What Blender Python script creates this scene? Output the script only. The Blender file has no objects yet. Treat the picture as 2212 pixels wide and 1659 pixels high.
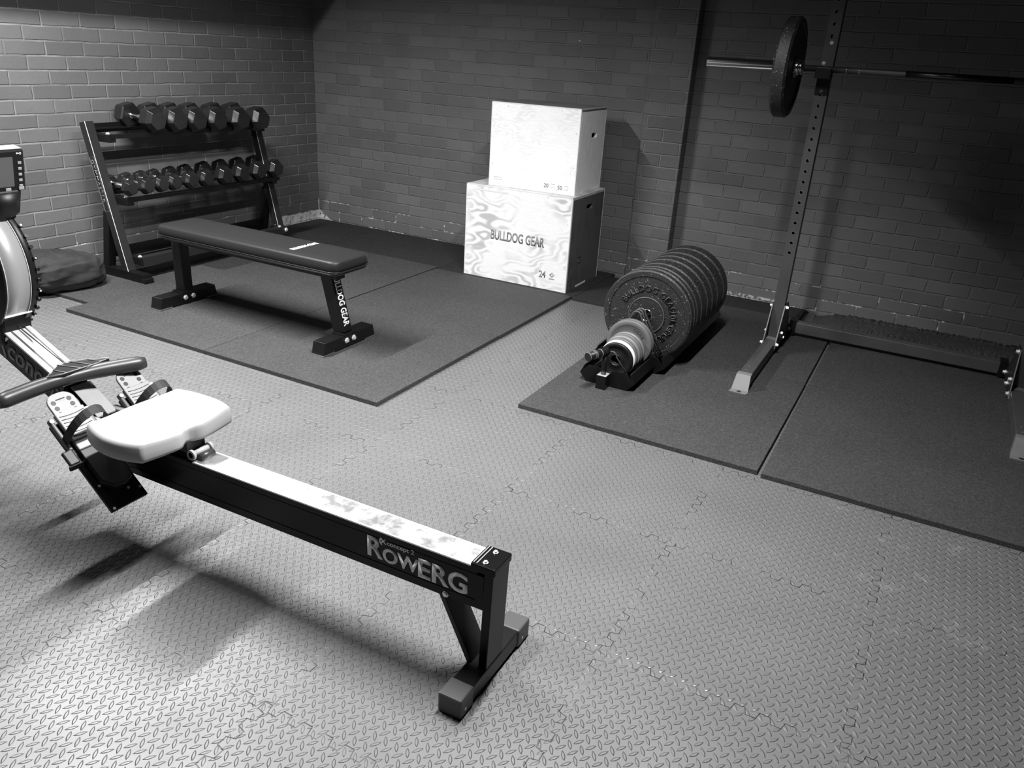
import bpy, bmesh, math, random
from mathutils import Vector, Matrix
random.seed(7)
S = bpy.context.scene
C = S.collection
PI = math.pi
# ------------------------------------------------------------------ camera, light, exposure
CAM = (4.4562, -5.0098, 1.4020); YAW, PITCH, ROLL, FPX = 0.474592, 0.403119, 0.061871, 1697.31
cd = bpy.data.cameras.new('camera'); cam = bpy.data.objects.new('camera', cd); C.objects.link(cam)
cd.sensor_width = 36.0; cd.lens = FPX * 36.0 / 2212.0; cd.clip_start = 0.05
f_ = Vector((-math.sin(YAW) * math.cos(PITCH), math.cos(YAW) * math.cos(PITCH), -math.sin(PITCH)))
r_ = Vector((math.cos(YAW), math.sin(YAW), 0)); u_ = r_.cross(f_)
r2 = math.cos(ROLL) * r_ + math.sin(ROLL) * u_; u2 = -math.sin(ROLL) * r_ + math.cos(ROLL) * u_
cam.matrix_world = Matrix(((r2.x, u2.x, -f_.x, CAM[0]), (r2.y, u2.y, -f_.y, CAM[1]), (r2.z, u2.z, -f_.z, CAM[2]), (0, 0, 0, 1)))
S.camera = cam
w = bpy.data.worlds.new('world'); S.world = w; w.use_nodes = True
w.node_tree.nodes['Background'].inputs[0].default_value = (0, 0, 0, 1)
w.node_tree.nodes['Background'].inputs[1].default_value = 0.0
vs = S.view_settings
vs.view_transform = 'Standard'; vs.look = 'None'; vs.gamma = 1.0; vs.use_curve_mapping = False; vs.exposure = 0.0

def batten(name, x, y, z, ln, power, spread=180, tilt=0):        # the room's fluorescent battens hang under the ceiling along the room
    L = bpy.data.lights.new(name, 'AREA'); L.shape = 'RECTANGLE'; L.size = 0.07; L.size_y = ln
    L.energy = power; L.spread = math.radians(spread)
    o = bpy.data.objects.new(name, L); C.objects.link(o); o.location = (x, y, z); o.rotation_euler = (0, math.radians(tilt), 0); return o
batten('left_batten_light', 1.18, -3.15, 2.62, 1.35, 165, 150)
batten('right_batten_light', 3.72, -3.00, 2.62, 1.15, 96, 128, 17)

# ------------------------------------------------------------------ node helpers
def newmat(name):
    m = bpy.data.materials.new(name); m.use_nodes = True
    nt = m.node_tree; return m, nt, nt.nodes['Principled BSDF']
class NG:
    def __init__(s, nt): s.nt = nt
    def n(s, t, **k):
        nd = s.nt.nodes.new(t)
        for a, b in k.items(): setattr(nd, a, b)
        return nd
    def put(s, sock, v):
        if hasattr(v, 'is_output'): s.nt.links.new(v, sock)
        else: sock.default_value = v
    def m(s, op, a, b=0.0, c=0.0, clamp=False):
        nd = s.n('ShaderNodeMath', operation=op, use_clamp=clamp)
        s.put(nd.inputs[0], a); s.put(nd.inputs[1], b); s.put(nd.inputs[2], c); return nd.outputs[0]
    def coord(s, kind='Object'): return s.n('ShaderNodeTexCoord').outputs[kind]
    def sep(s, v):
        nd = s.n('ShaderNodeSeparateXYZ'); s.put(nd.inputs[0], v); return nd.outputs
    def comb(s, x, y, z=0.0):
        nd = s.n('ShaderNodeCombineXYZ'); s.put(nd.inputs[0], x); s.put(nd.inputs[1], y); s.put(nd.inputs[2], z); return nd.outputs[0]
    def noise(s, v, sc, det=3, rough=.5):
        nd = s.n('ShaderNodeTexNoise'); s.put(nd.inputs['Vector'], v); nd.inputs['Scale'].default_value = sc
        nd.inputs['Detail'].default_value = det; nd.inputs['Roughness'].default_value = rough; return nd.outputs['Fac']
    def map(s, v, a, b, c, d, smooth=False):
        nd = s.n('ShaderNodeMapRange', interpolation_type='SMOOTHSTEP' if smooth else 'LINEAR'); s.put(nd.inputs[0], v)
        for i, q in enumerate((a, b, c, d)): s.put(nd.inputs[1 + i], q)
        return nd.outputs[0]
    def grey(s, v):
        nd = s.n('ShaderNodeCombineColor'); [s.put(nd.inputs[i], v) for i in range(3)]; return nd.outputs[0]
    def mix(s, f, a, b): return s.m('ADD', s.m('MULTIPLY', a, s.m('SUBTRACT', 1.0, f)), s.m('MULTIPLY', b, f))
    def bump(s, h, dist, strength=1.0, normal=None):
        nd = s.n('ShaderNodeBump'); s.put(nd.inputs['Height'], h); nd.inputs['Distance'].default_value = dist
        nd.inputs['Strength'].default_value = strength
        if normal: s.nt.links.new(normal, nd.inputs['Normal'])
        return nd.outputs[0]
def g3(v): return (v, v, v, 1)
def simple(name, v, rough=.5, metal=0.0, spec=.5, ns=0.0, nsc=40, bump=0.0, bsc=300, rn=0.0):
    m, nt, b = newmat(name); g = NG(nt); b.inputs['Roughness'].default_value = rough
    b.inputs['Metallic'].default_value = metal; b.inputs['Specular IOR Level'].default_value = spec
    if ns or bump or rn:
        co = g.coord()
        if ns:
            n = g.noise(co, nsc, 4); nt.links.new(g.grey(g.map(n, .3, .7, v * (1 - ns), v * (1 + ns))), b.inputs['Base Color'])
        else: b.inputs['Base Color'].default_value = g3(v)
        if rn: nt.links.new(g.map(g.noise(co, nsc, 3), .3, .7, rough - rn, rough + rn), b.inputs['Roughness'])
        if bump: nt.links.new(g.bump(g.noise(co, bsc, 2), bump), b.inputs['Normal'])
    else: b.inputs['Base Color'].default_value = g3(v)
    return m

def brick_mat(name, ax, a, base=.06, mort=.11, rough=.6, white_band=None, coarse=0.0):
    m, nt, b = newmat(name); g = NG(nt); co = g.coord('Object'); x, y, z = g.sep(co)
    u = {'x': x, 'y': y}[ax]
    wob = g.m('MULTIPLY', g.m('SUBTRACT', g.noise(co, 9, 3), .5), .010)
    wob2 = g.m('MULTIPLY', g.m('SUBTRACT', g.noise(g.comb(y, z, x), 14, 3), .5), .010)
    U = g.m('ADD', g.m('SUBTRACT', u, a), wob2); Z = g.m('ADD', g.m('SUBTRACT', z, .02 - .75), wob)
    # brick grid: 225 x 75 mm stretcher bond, ten rows of offset keep the row index positive
    row = g.m('FLOOR', g.m('DIVIDE', Z, .075)); even = g.m('SUBTRACT', 1.0, g.m('MODULO', row, 2.0))
    U2 = g.m('ADD', U, g.m('MULTIPLY', even, .1125))
    fx = g.m('FRACT', g.m('DIVIDE', g.m('ADD', U2, 90.0), .225)); fz = g.m('FRACT', g.m('DIVIDE', Z, .075))
    dx = g.m('MULTIPLY', g.m('MINIMUM', fx, g.m('SUBTRACT', 1.0, fx)), .225)
    dz = g.m('MULTIPLY', g.m('MINIMUM', fz, g.m('SUBTRACT', 1.0, fz)), .075)
    d = g.m('MINIMUM', dx, dz)
    mo = g.map(d, .0030, .0062, 1.0, 0.0, True)                      # 1 in the joint
    bid = g.n('ShaderNodeTexWhiteNoise', noise_dimensions='2D')
    nt.links.new(g.comb(g.m('FLOOR', g.m('DIVIDE', g.m('ADD', U2, 90.0), .225)), row), bid.inputs['Vector'])
    tone = g.map(bid.outputs['Value'], 0, 1, .88, 1.13)
    big = g.map(g.noise(co, 2.2, 3), .3, .7, .90, 1.10)
    vb = g.m('MULTIPLY', g.m('MULTIPLY', base, tone), big)
    patch = g.map(g.noise(co, 5.0, 3), .38, .62, 0.15, 1.0, True)       # joints are painted over here and there
    vm = g.mix(patch, vb, mort)
    v = g.mix(mo, vb, vm)
    # bare mortar low down and small chips
    nz = g.noise(co, 16, 4, .65)
    low = g.m('MULTIPLY', g.map(z, .10, .28, 1.0, 0.0, True), g.map(nz, .53, .62, 0.0, 1.0, True))
    v = g.mix(g.m('MULTIPLY', mo, low), v, .62)
    vor = g.n('ShaderNodeTexVoronoi'); vor.inputs['Scale'].default_value = 3.1; nt.links.new(co, vor.inputs['Vector'])
    v = g.mix(g.map(vor.outputs['Distance'], .012, .018, 1.0, 0.0), v, .6)
    if white_band: v = white_band(g, x, y, z, co, v)
    nt.links.new(g.grey(v), b.inputs['Base Color'])
    b.inputs['Roughness'].default_value = rough; b.inputs['Specular IOR Level'].default_value = .35
    fine = g.noise(co, 70, 4, .6); mid = g.noise(co, 18, 3)
    h = g.m('ADD', g.m('MULTIPLY', mo, g.m('MULTIPLY', -1.0, g.m('ADD', .25, patch))), g.m('ADD', g.m('MULTIPLY', fine, .12 + coarse), g.m('MULTIPLY', mid, .35 + coarse)))
    h = g.m('ADD', h, g.m('MULTIPLY', bid.outputs['Value'], .35))
    nt.links.new(g.bump(h, .0045), b.inputs['Normal'])
    return m
def band_left(g, x, y, z, co, v):       # bare render along the foot of the left wall near the corner
    ed = g.m('MULTIPLY', g.m('SUBTRACT', g.noise(co, 22, 3), .5), .03)
    zz = g.m('ADD', z, ed)
    k = g.m('MULTIPLY', g.map(zz, .088, .094, 1, 0), g.map(y, -.50, -.47, 0, 1))
    spec = g.map(g.noise(co, 30, 4, .7), .46, .66, .75, .30, True)
    v = g.mix(k, v, spec)
    # a narrow crack of bare mortar up the corner
    k2 = g.m('MULTIPLY', g.map(g.m('ADD', y, g.m('MULTIPLY', ed, .25)), -.014, -.010, 0, 1), g.map(g.m('ADD', zz, ed), .17, .19, 1, 0))
    return g.mix(k2, v, .7)
def band_back(g, x, y, z, co, v):
    ed = g.m('MULTIPLY', g.m('SUBTRACT', g.noise(co, 20, 3), .5), .05)
    tri = g.m('ADD', g.m('ADD', g.m('MULTIPLY', x, .55), z), ed)
    k = g.map(tri, .088, .094, 1, 0)
    k = g.m('MULTIPLY', k, g.map(g.noise(co, 26, 3), .40, .50, 0, 1))
    # thin bare strip at the very foot between the pilaster and the rig
    s1 = g.m('MULTIPLY', g.map(g.m('ADD', z, g.m('MULTIPLY', ed, .5)), .040, .046, 1, 0), g.m('MULTIPLY', g.map(x, 3.30, 3.36, 0, 1), g.map(x, 3.72, 3.80, 1, 0)))
    s1 = g.m('MULTIPLY', s1, g.map(g.noise(co, 40, 3), .45, .58, 0, 1))
    return g.mix(g.m('MAXIMUM', k, s1), v, .62)

M = {}
M['wallL'] = brick_mat('painted brick left', 'y', 0.0, base=.120, mort=.23, white_band=band_left)
M['wallB'] = brick_mat('painted brick back', 'x', .099, base=.140, mort=.185, white_band=band_back)
M['wallB2'] = brick_mat('painted brick back right', 'x', .0145, base=.150, mort=.185, white_band=band_back)
M['pil'] = brick_mat('painted brick pilaster', 'x', .0625, base=.13, mort=.20, coarse=.35)
M['plain'] = simple('dark painted plaster', .05, .8)

def floor_mat():
    m, nt, b = newmat('grey foam tread tiles'); g = NG(nt); co = g.coord('Object'); x, y, z = g.sep(co)
    def loz(x0, y0, ang):
        u = g.m('MULTIPLY', g.m('SUBTRACT', g.m('FRACT', g.m('DIVIDE', g.m('ADD', g.m('SUBTRACT', x, x0), 29.0145), .029)), .5), .029)
        v = g.m('MULTIPLY', g.m('SUBTRACT', g.m('FRACT', g.m('DIVIDE', g.m('ADD', g.m('SUBTRACT', y, y0), 34.017), .034)), .5), .034)
        ca, sa = math.cos(ang), math.sin(ang)
        s_ = g.m('ADD', g.m('MULTIPLY', u, ca), g.m('MULTIPLY', v, sa)); t_ = g.m('ADD', g.m('MULTIPLY', u, -sa), g.m('MULTIPLY', v, ca))
        s2 = g.m('POWER', g.m('DIVIDE', g.m('ABSOLUTE', s_), .0148), 2.0)
        return g.m('SUBTRACT', g.m('SUBTRACT', 1.0, s2), g.m('DIVIDE', g.m('ABSOLUTE', t_), .0046))
    l = g.m('MAXIMUM', loz(3.3007, -4.0923, math.radians(124)), loz(3.2862, -4.1093, math.radians(54)))
    tread = g.map(l, 0.0, .55, 0.0, 1.0, True)
    def seam(p, q, p0, per, q0):       # p runs across the seam, q along it
        pp = g.m('MULTIPLY', g.m('SUBTRACT', g.m('FRACT', g.m('DIVIDE', g.m('ADD', g.m('SUBTRACT', p, p0), per * 20.5), per)), .5), per)
        sn = g.m('SINE', g.m('MULTIPLY', g.m('SUBTRACT', q, q0), 2 * PI / .0586))
        sq = g.m('MAXIMUM', g.m('MINIMUM', g.m('MULTIPLY', sn, 3.2), 1.0), -1.0)
        slope = g.map(g.m('ABSOLUTE', sn), .28, .34, 3.4, 1.0)
        d = g.m('DIVIDE', g.m('ABSOLUTE', g.m('SUBTRACT', pp, g.m('MULTIPLY', sq, .0106))), slope)
        return g.map(d, .0006, .0013, 1.0, 0.0), g.map(g.m('ABSOLUTE', pp), .012, .016, 1.0, 0.0)
    s1, n1 = seam(y, x, -4.053, .574, 3.197); s2, n2 = seam(x, y, 3.389, .5865, -4.053 + .0146)
    near = g.m('MAXIMUM', n1, n2)
    vis = g.map(g.noise(co, 9, 3, .6), .40, .58, 0.0, 1.0, True)
    sm = g.m('MULTIPLY', g.m('MAXIMUM', s1, s2), vis)
    tread = g.m('MULTIPLY', tread, g.m('SUBTRACT', 1.0, g.m('MULTIPLY', near, .45)))
    big = g.map(g.noise(co, 1.3, 4, .6), .3, .7, .93, 1.07)
    # scuffed dusty patches on the right-hand tiles
    du = g.m('MULTIPLY', g.map(g.noise(co, 7, 5, .7), .56, .70, 0, 1, True), g.map(x, 4.2, 4.7, 0, 1))
    du = g.m('MULTIPLY', du, g.map(y, -3.3, -2.7, 0, 1))
    base = g.m('MULTIPLY', g.mix(du, .122, .19), big)
    v = g.mix(sm, base, .006)
    nt.links.new(g.grey(v), b.inputs['Base Color'])
    ro = g.map(g.noise(co, 3, 4, .6), .3, .7, .38, .50)
    nt.links.new(ro, b.inputs['Roughness']); b.inputs['Specular IOR Level'].default_value = .8
    h = g.m('SUBTRACT', g.m('ADD', tread, g.m('MULTIPLY', g.noise(co, 400, 2), .06)), g.m('MULTIPLY', sm, .8))
    nt.links.new(g.bump(h, .0023), b.inputs['Normal'])
    return m
M['floor'] = floor_mat()
def rubber(name, base, rough=.75, spec=.3, seed=0, fleck=3.2, vsc=190, thr=.86):
    m, nt, b = newmat(name); g = NG(nt); co = g.coord('Object')
    vor = g.n('ShaderNodeTexVoronoi'); vor.inputs['Scale'].default_value = vsc; nt.links.new(co, vor.inputs['Vector'])
    sp = g.map(g.sep(vor.outputs['Color'])[0], thr, 1.0, 0.0, 1.0)
    sp = g.m('MULTIPLY', sp, g.map(vor.outputs['Distance'], .18, .42, 1, 0))
    v = g.m('MULTIPLY', g.map(g.noise(co, 130, 4, .7), .3, .7, base * .5, base * 1.5), g.map(g.noise(co, 2.5, 3), .3, .7, .9, 1.1))
    v = g.mix(sp, v, base * fleck)
    nt.links.new(g.grey(v), b.inputs['Base Color'])
    b.inputs['Roughness'].default_value = rough; b.inputs['Specular IOR Level'].default_value = spec
    nt.links.new(g.bump(g.noise(co, 170, 3, .7), .0022), b.inputs['Normal']); return m
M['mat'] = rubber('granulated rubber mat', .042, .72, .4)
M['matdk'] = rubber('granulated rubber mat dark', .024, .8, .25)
M['bumper'] = rubber('recycled rubber plate', .018, .45, .6, fleck=16, vsc=125, thr=.80)
M['black'] = simple('black powder coat', .005, .40, spec=.35, bump=.0002, bsc=900)
M['black2'] = simple('black satin paint', .005, .34, spec=.35)
M['rig'] = simple('grey powder coated steel', .065, .42, metal=0.0, spec=.6, ns=.12, nsc=8)
M['rigdk'] = simple('dark powder coated steel', .016, .42, spec=.5)
M['rigcap'] = simple('light worn steel cap', .17, .45, spec=.5, ns=.08, nsc=20)
M['edge'] = simple('pale edge', .8, .35)  # one pale tone for the thin lines and lips along edges
M['chrome'] = simple('bright zinc steel', .82, .18, metal=1.0)
M['bolt'] = simple('bright bolt head', .95, .30, metal=.6)
M['steel'] = simple('brushed chrome', .72, .16, metal=1.0)
M['knurl'] = simple('black oxide knurl', .10, .40, metal=.8, bump=.0004, bsc=2200)
M['blkchrome'] = simple('polished black shaft', .05, .28, metal=.9)
M['vinyl'] = simple('black vinyl upholstery', .018, .46, spec=.35, bump=.0003, bsc=700)
M['vinylside'] = simple('black vinyl side', .018, .42, spec=.4)
M['white'] = simple('white print', .9, .5)
M['lightgrey'] = simple('light grey print', .95, .5)
M['alu'] = simple('anodised aluminium', .88, .52, metal=.8, ns=.03, nsc=12)
def rail_mat():
    m, nt, b = newmat('stainless track'); g = NG(nt); co = g.coord()
    b.inputs['Metallic'].default_value = 1.0
    n = g.noise(co, 26, 4, .6)
    nt.links.new(g.grey(g.map(n, .35, .65, .74, .88)), b.inputs['Base Color'])
    nt.links.new(g.map(n, .35, .65, .34, .46), b.inputs['Roughness'])
    return m
M['rail'] = rail_mat()
M['ergblack'] = simple('black frame paint', .003, .30, spec=.25)
M['seat'] = simple('light grey moulded seat', .35, .45, spec=.35)
M['lplastic'] = simple('light grey plastic', .27, .45, ns=.05, nsc=30)
M['mplastic'] = simple('mid grey plastic', .07, .4)
M['dplastic'] = simple('dark plastic', .009, .42, spec=.35, ns=.2, nsc=25)
M['strap'] = simple('woven nylon strap', .02, .7)
M['grip'] = simple('rubber grip', .035, .38, spec=.5)
M['screen'] = simple('grey lcd glass', .10, .25)
M['button'] = simple('rubber button', .30, .5)
M['perf'] = simple('perforated steel', .40, .42, metal=.35)
M['hex'] = simple('black rubber hex head', .009, .30, spec=.8, ns=.25, nsc=30)
M['chamfer'] = M['hex']
M['bag'] = simple('dark canvas', .026, .75, spec=.25, ns=.12, nsc=14)
M['gplate'] = simple('grey rubber fractional plate', .12, .5, ns=.05, nsc=40)
M['gplate2'] = simple('pale grey rubber fractional plate', .20, .45)
M['wplate'] = simple('white rubber fractional plate', .85, .45)
M['rubble'] = rubber('crumbling foam', .055, .9, .1)
def ply(name, lo, hi, sc=2.2, seed=0.0, rough=.55, axis=(1, .35, 3.0)):
    m, nt, b = newmat(name); g = NG(nt); x, y, z = g.sep(g.coord())
    p = g.comb(g.m('MULTIPLY', g.m('ADD', x, seed), axis[0]), g.m('MULTIPLY', y, axis[1]), g.m('MULTIPLY', z, axis[2]))
    n = g.noise(p, sc, 3, .55)
    rings = g.m('ADD', .5, g.m('MULTIPLY', .5, g.m('SINE', g.m('MULTIPLY', n, 120.0))))
    line = g.map(rings, 0.0, .95, 1.0, 0.0, True)
    zone = g.map(g.noise(g.comb(x, y, g.m('ADD', z, seed + 5)), 3.5, 2), .42, .62, .05, 1.0, True)
    fine = g.noise(g.comb(g.m('MULTIPLY', x, 1.0), y, g.m('MULTIPLY', z, 9)), 30, 3)
    k = g.m('MULTIPLY', g.m('MULTIPLY', line, zone), 1.0)
    v = g.m('MULTIPLY', g.mix(k, hi, lo), g.map(fine, .3, .7, .94, 1.05))
    nt.links.new(g.grey(v), b.inputs['Base Color']); b.inputs['Roughness'].default_value = rough
    b.inputs['Specular IOR Level'].default_value = .25
    return m
M['plyA'] = ply('pale plywood', .84, .95, seed=3.1)
M['plyB'] = ply('swirled plywood', .50, .86, seed=.4, sc=1.5, axis=(1, .35, 1.9))
M['plyside'] = ply('pale plywood side', .86, .97, seed=8.0, axis=(1, 3, .5), sc=2.0)
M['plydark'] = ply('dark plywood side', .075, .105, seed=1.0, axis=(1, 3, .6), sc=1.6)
M['plytop'] = ply('grey plywood top', .12, .17, seed=2.0)
M['plytop2'] = ply('light plywood top', .40, .55, seed=4.0)
M['plyedge'] = simple('plywood edge', .75, .6)
M['print'] = simple('grey stencil print', .26, .6)
M['printdk'] = simple('dark stencil print', .10, .6)
M['inside'] = simple('unlit box inside', .12, .8)

# ------------------------------------------------------------------ mesh helpers
class MB:
    def __init__(s): s.v = []; s.f = []; s.sm = []
    def add(s, vs, fs, smooth=False):
        k = len(s.v); s.v += [Vector(a) for a in vs]
        for f in fs: s.f.append([k + i for i in f]); s.sm.append(smooth)
        return s
    def box(s, x0, x1, y0, y1, z0, z1, mat=None):
        vs = [(x, y, z) for z in (z0, z1) for y in (y0, y1) for x in (x0, x1)]
        if mat: vs = [mat @ Vector(a) for a in vs]
        return s.add(vs, [(0, 2, 3, 1), (4, 5, 7, 6), (0, 1, 5, 4), (2, 6, 7, 3), (0, 4, 6, 2), (1, 3, 7, 5)])
    def bar(s, p, q, wa, wb, up=(0, 0, 1), up_off=0):   # rectangular bar from p to q, wa across, wb along 'up'
        p, q = Vector(p), Vector(q); d = (q - p).normalized(); a = d.cross(Vector(up)).normalized(); b = a.cross(d)
        vs = [e + a * (i * wa / 2) + b * (j * wb / 2) for e in (p, q) for (i, j) in ((-1, -1), (1, -1), (1, 1), (-1, 1))]
        return s.add(vs, [(3, 2, 1, 0), (4, 5, 6, 7), (0, 1, 5, 4), (1, 2, 6, 5), (2, 3, 7, 6), (3, 0, 4, 7)])
    def lathe(s, o, d, prof, seg=32, smooth=True, up=(0, 0, 1), rot=0.0, cap=True):
        o, d = Vector(o), Vector(d).normalized(); up = Vector(up)
        if abs(d.dot(up)) > .95: up = Vector((1, 0, 0))
        a = d.cross(up).normalized(); b = a.cross(d); k = len(s.v)
        for (t, r) in prof:
            for i in range(seg):
                th = 2 * PI * i / seg + rot; s.v.append(o + d * t + (a * math.cos(th) + b * math.sin(th)) * r)
        n = len(prof)
        for j in range(n - 1):
            for i in range(seg):
                i2 = (i + 1) % seg; s.f.append([k + j * seg + i, k + (j + 1) * seg + i, k + (j + 1) * seg + i2, k + j * seg + i2]); s.sm.append(smooth)
        if cap:
            s.f.append([k + i for i in range(seg)]); s.sm.append(False)
            s.f.append([k + (n - 1) * seg + i for i in reversed(range(seg))]); s.sm.append(False)
        return s
    def cyl(s, p, q, r, seg=24, r2=None, smooth=True):
        p, q = Vector(p), Vector(q); L = (q - p).length
        return s.lathe(p, q - p, [(0, r), (L, r if r2 is None else r2)], seg, smooth)
    def ring(s, o, d, prof, seg=48, smooth=True):   # closed profile swept round an axis: a body with a hole
        o, d = Vector(o), Vector(d).normalized(); up = Vector((0, 0, 1))
        if abs(d.dot(up)) > .95: up = Vector((1, 0, 0))
        a = d.cross(up).normalized(); b = a.cross(d); k = len(s.v); n = len(prof)
        for (t, r) in prof:
            for i in range(seg):
                th = 2 * PI * i / seg; s.v.append(o + d * t + (a * math.cos(th) + b * math.sin(th)) * r)
        for j in range(n):
            j2 = (j + 1) % n
            for i in range(seg):
                i2 = (i + 1) % seg; s.f.append([k + j * seg + i, k + j2 * seg + i, k + j2 * seg + i2, k + j * seg + i2]); s.sm.append(smooth)
        return s
    def prism(s, pts, o, ax, ay, d0, d1, smooth=False):   # polygon in (ax, ay) at o pushed along ax x ay from d0 to d1
        o, ax, ay = Vector(o), Vector(ax).normalized(), Vector(ay).normalized(); n = ax.cross(ay); m = len(pts)
        vs = [o + ax * p[0] + ay * p[1] + n * d for d in (d0, d1) for p in pts]
        fs = [tuple(reversed(range(m))), tuple(range(m, 2 * m))]
        s.add(vs, fs)
        s.add(vs, [(i, (i + 1) % m, m + (i + 1) % m, m + i) for i in range(m)], smooth)
        return s
    def tube(s, path, r, seg=12, closed=False, smooth=True, flat=None):   # flat=(wa, wb, up): strap section
        P = [Vector(p) for p in path]; n = len(P); k = len(s.v); prev = None
        for i, p in enumerate(P):
            t = (P[(i + 1) % n] - P[i - 1]) if closed else (P[min(i + 1, n - 1)] - P[max(i - 1, 0)])
            t.normalize()
            if flat: up = Vector(flat[2]); a = t.cross(up).normalized(); b = a.cross(t)
            else:
                if prev is None:
                    up = Vector((0, 0, 1)) if abs(t.z) < .9 else Vector((1, 0, 0)); a = t.cross(up).normalized()
                else: a = (prev - t * prev.dot(t)).normalized()
                prev = a; b = a.cross(t)
            rr = r[i] if isinstance(r, (list, tuple)) else r
            if flat: sec = [(-flat[0] / 2, -flat[1] / 2), (flat[0] / 2, -flat[1] / 2), (flat[0] / 2, flat[1] / 2), (-flat[0] / 2, flat[1] / 2)]
            else: sec = [(rr * math.cos(2 * PI * j / seg), rr * math.sin(2 * PI * j / seg)) for j in range(seg)]
            for (c1, c2) in sec: s.v.append(p + a * c1 + b * c2)
        m = 4 if flat else seg
        for i in range(n if closed else n - 1):
            i2 = (i + 1) % n
            for j in range(m):
                j2 = (j + 1) % m; s.f.append([k + i * m + j, k + i * m + j2, k + i2 * m + j2, k + i2 * m + j]); s.sm.append(smooth and not flat)
        if not closed:
            s.f.append([k + j for j in reversed(range(m))]); s.sm.append(False); s.f.append([k + (n - 1) * m + j for j in range(m)]); s.sm.append(False)
        return s
    def build(s, name, mat, parent=None, bevel=0.0, origin=None, seg=2):
        o_ = Vector(origin) if origin is not None else (root_loc(parent) if parent else Vector((0, 0, 0)))
        me = bpy.data.meshes.new(name); me.from_pydata([tuple(v - o_) for v in s.v], [], s.f); me.update()
        bm = bmesh.new(); bm.from_mesh(me); bmesh.ops.remove_doubles(bm, verts=bm.verts, dist=1e-6)
        bmesh.ops.recalc_face_normals(bm, faces=bm.faces); bm.to_mesh(me); bm.free()
        if len(me.polygons) == len(s.sm): me.polygons.foreach_set('use_smooth', s.sm)
        for m_ in (mat if isinstance(mat, (list, tuple)) else [mat]): me.materials.append(m_)
        o = bpy.data.objects.new(name, me); C.objects.link(o)
        if parent: o.parent = parent
        else: o.location = o_
        if bevel:
            b = o.modifiers.new('bevel', 'BEVEL'); b.width = bevel; b.segments = seg; b.limit_method = 'ANGLE'; b.angle_limit = math.radians(35)
        return o
def root_loc(o):
    while o.parent: o = o.parent
    return Vector(o.location)
def tag(o, label, cat, group=None):
    o['label'] = label; o['category'] = cat
    if group: o['group'] = group
    return o
def thing(name, loc, label, cat, group=None):
    o = bpy.data.objects.new(name, None); o.empty_display_size = .05; C.objects.link(o); o.location = loc
    return tag(o, label, cat, group)
def struct(o): o['kind'] = 'structure'; return o
_tx = {}
def text(name, body, size, mat, parent, org, xd, yd, xs=1.0, bold=0.0, ext=.0006, align='LEFT', shear=0.0, space=1.0, arc=None):
    cu = bpy.data.curves.new('t', 'FONT'); cu.body = body; cu.size = size; cu.offset = bold; cu.extrude = 0.0
    cu.align_x = align; cu.shear = shear; cu.space_character = space; cu.resolution_u = 4
    ob = bpy.data.objects.new('t', cu); C.objects.link(ob)
    bpy.context.view_layer.update()
    me = bpy.data.meshes.new_from_object(ob.evaluated_get(bpy.context.evaluated_depsgraph_get()))
    bpy.data.objects.remove(ob); bpy.data.curves.remove(cu)
    xd, yd, org = Vector(xd).normalized(), Vector(yd).normalized(), Vector(org); n = xd.cross(yd)
    bm = bmesh.new(); bm.from_mesh(me)
    bmesh.ops.dissolve_limit(bm, angle_limit=.01, verts=bm.verts, edges=bm.edges)
    ex = bmesh.ops.extrude_face_region(bm, geom=bm.faces[:]); 
    for v in [e for e in ex['geom'] if isinstance(e, bmesh.types.BMVert)]: v.co.z += ext
    o_ = root_loc(parent)
    for v in bm.verts:
        p = v.co
        if arc:
            th = arc[1] - p.x * xs / arc[0]; R = arc[0] + p.y
            q = org + xd * (R * math.cos(th)) + yd * (R * math.sin(th)) + n * p.z
        else: q = org + xd * (p.x * xs) + yd * p.y + n * p.z
        v.co = q - o_
    bmesh.ops.recalc_face_normals(bm, faces=bm.faces); bm.to_mesh(me); bm.free()
    me.name = name; me.materials.clear(); me.materials.append(mat)
    o = bpy.data.objects.new(name, me); C.objects.link(o); o.parent = parent
    return o
def hexring(o, d, prof, up=(0, 0, 1), rot=0.0):
    return MB().lathe(o, d, prof, 6, False, up, rot)
def bolt(parent, p, d, r=.011, h=.008, name='bolt', mat=None):
    d = Vector(d).normalized()
    b = MB().lathe(p, d, [(0, r * 1.45), (h * .25, r * 1.45), (h * .25, r), (h, r * .92)], 6, False)
    return b.build(name, mat or M['bolt'], parent)
RX, RY, RZ = (lambda a: Matrix.Rotation(a, 4, 'X')), (lambda a: Matrix.Rotation(a, 4, 'Y')), (lambda a: Matrix.Rotation(a, 4, 'Z'))

# ------------------------------------------------------------------ the room
X1, Y1, ZC = 6.3, -6.6, 2.75
struct(MB().box(-.1, X1 + .1, Y1 - .1, .1, -.08, 0).build('floor', M['floor']))
struct(MB().box(-.1, X1 + .1, Y1 - .1, .1, ZC, ZC + .08).build('ceiling', M['plain']))
struct(MB().box(-.12, 0, Y1, .12, -.08, ZC).build('wall_left', M['wallL']))
struct(MB().box(0, 2.86, 0, .12, -.08, ZC).build('wall_back', M['wallB']))
struct(MB().box(2.86, X1, 0, .12, -.08, ZC).build('wall_back_right', M['wallB2']))
struct(MB().box(X1, X1 + .12, Y1, .12, -.08, ZC).build('wall_right', M['plain']))
struct(MB().box(-.12, X1 + .12, Y1 - .12, Y1, -.08, ZC).build('wall_front', M['plain']))
struct(MB().box(2.732, 3.0, -.10, .0, 0, ZC).build('trim_2', M['pil'], bevel=.004))
struct(MB().box(0, .62, Y1, 0, 2.05, ZC).build('shadow_bulkhead', M['plain']))      # unseen bulkhead, added to cast the dark band on the upper left wall

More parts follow.
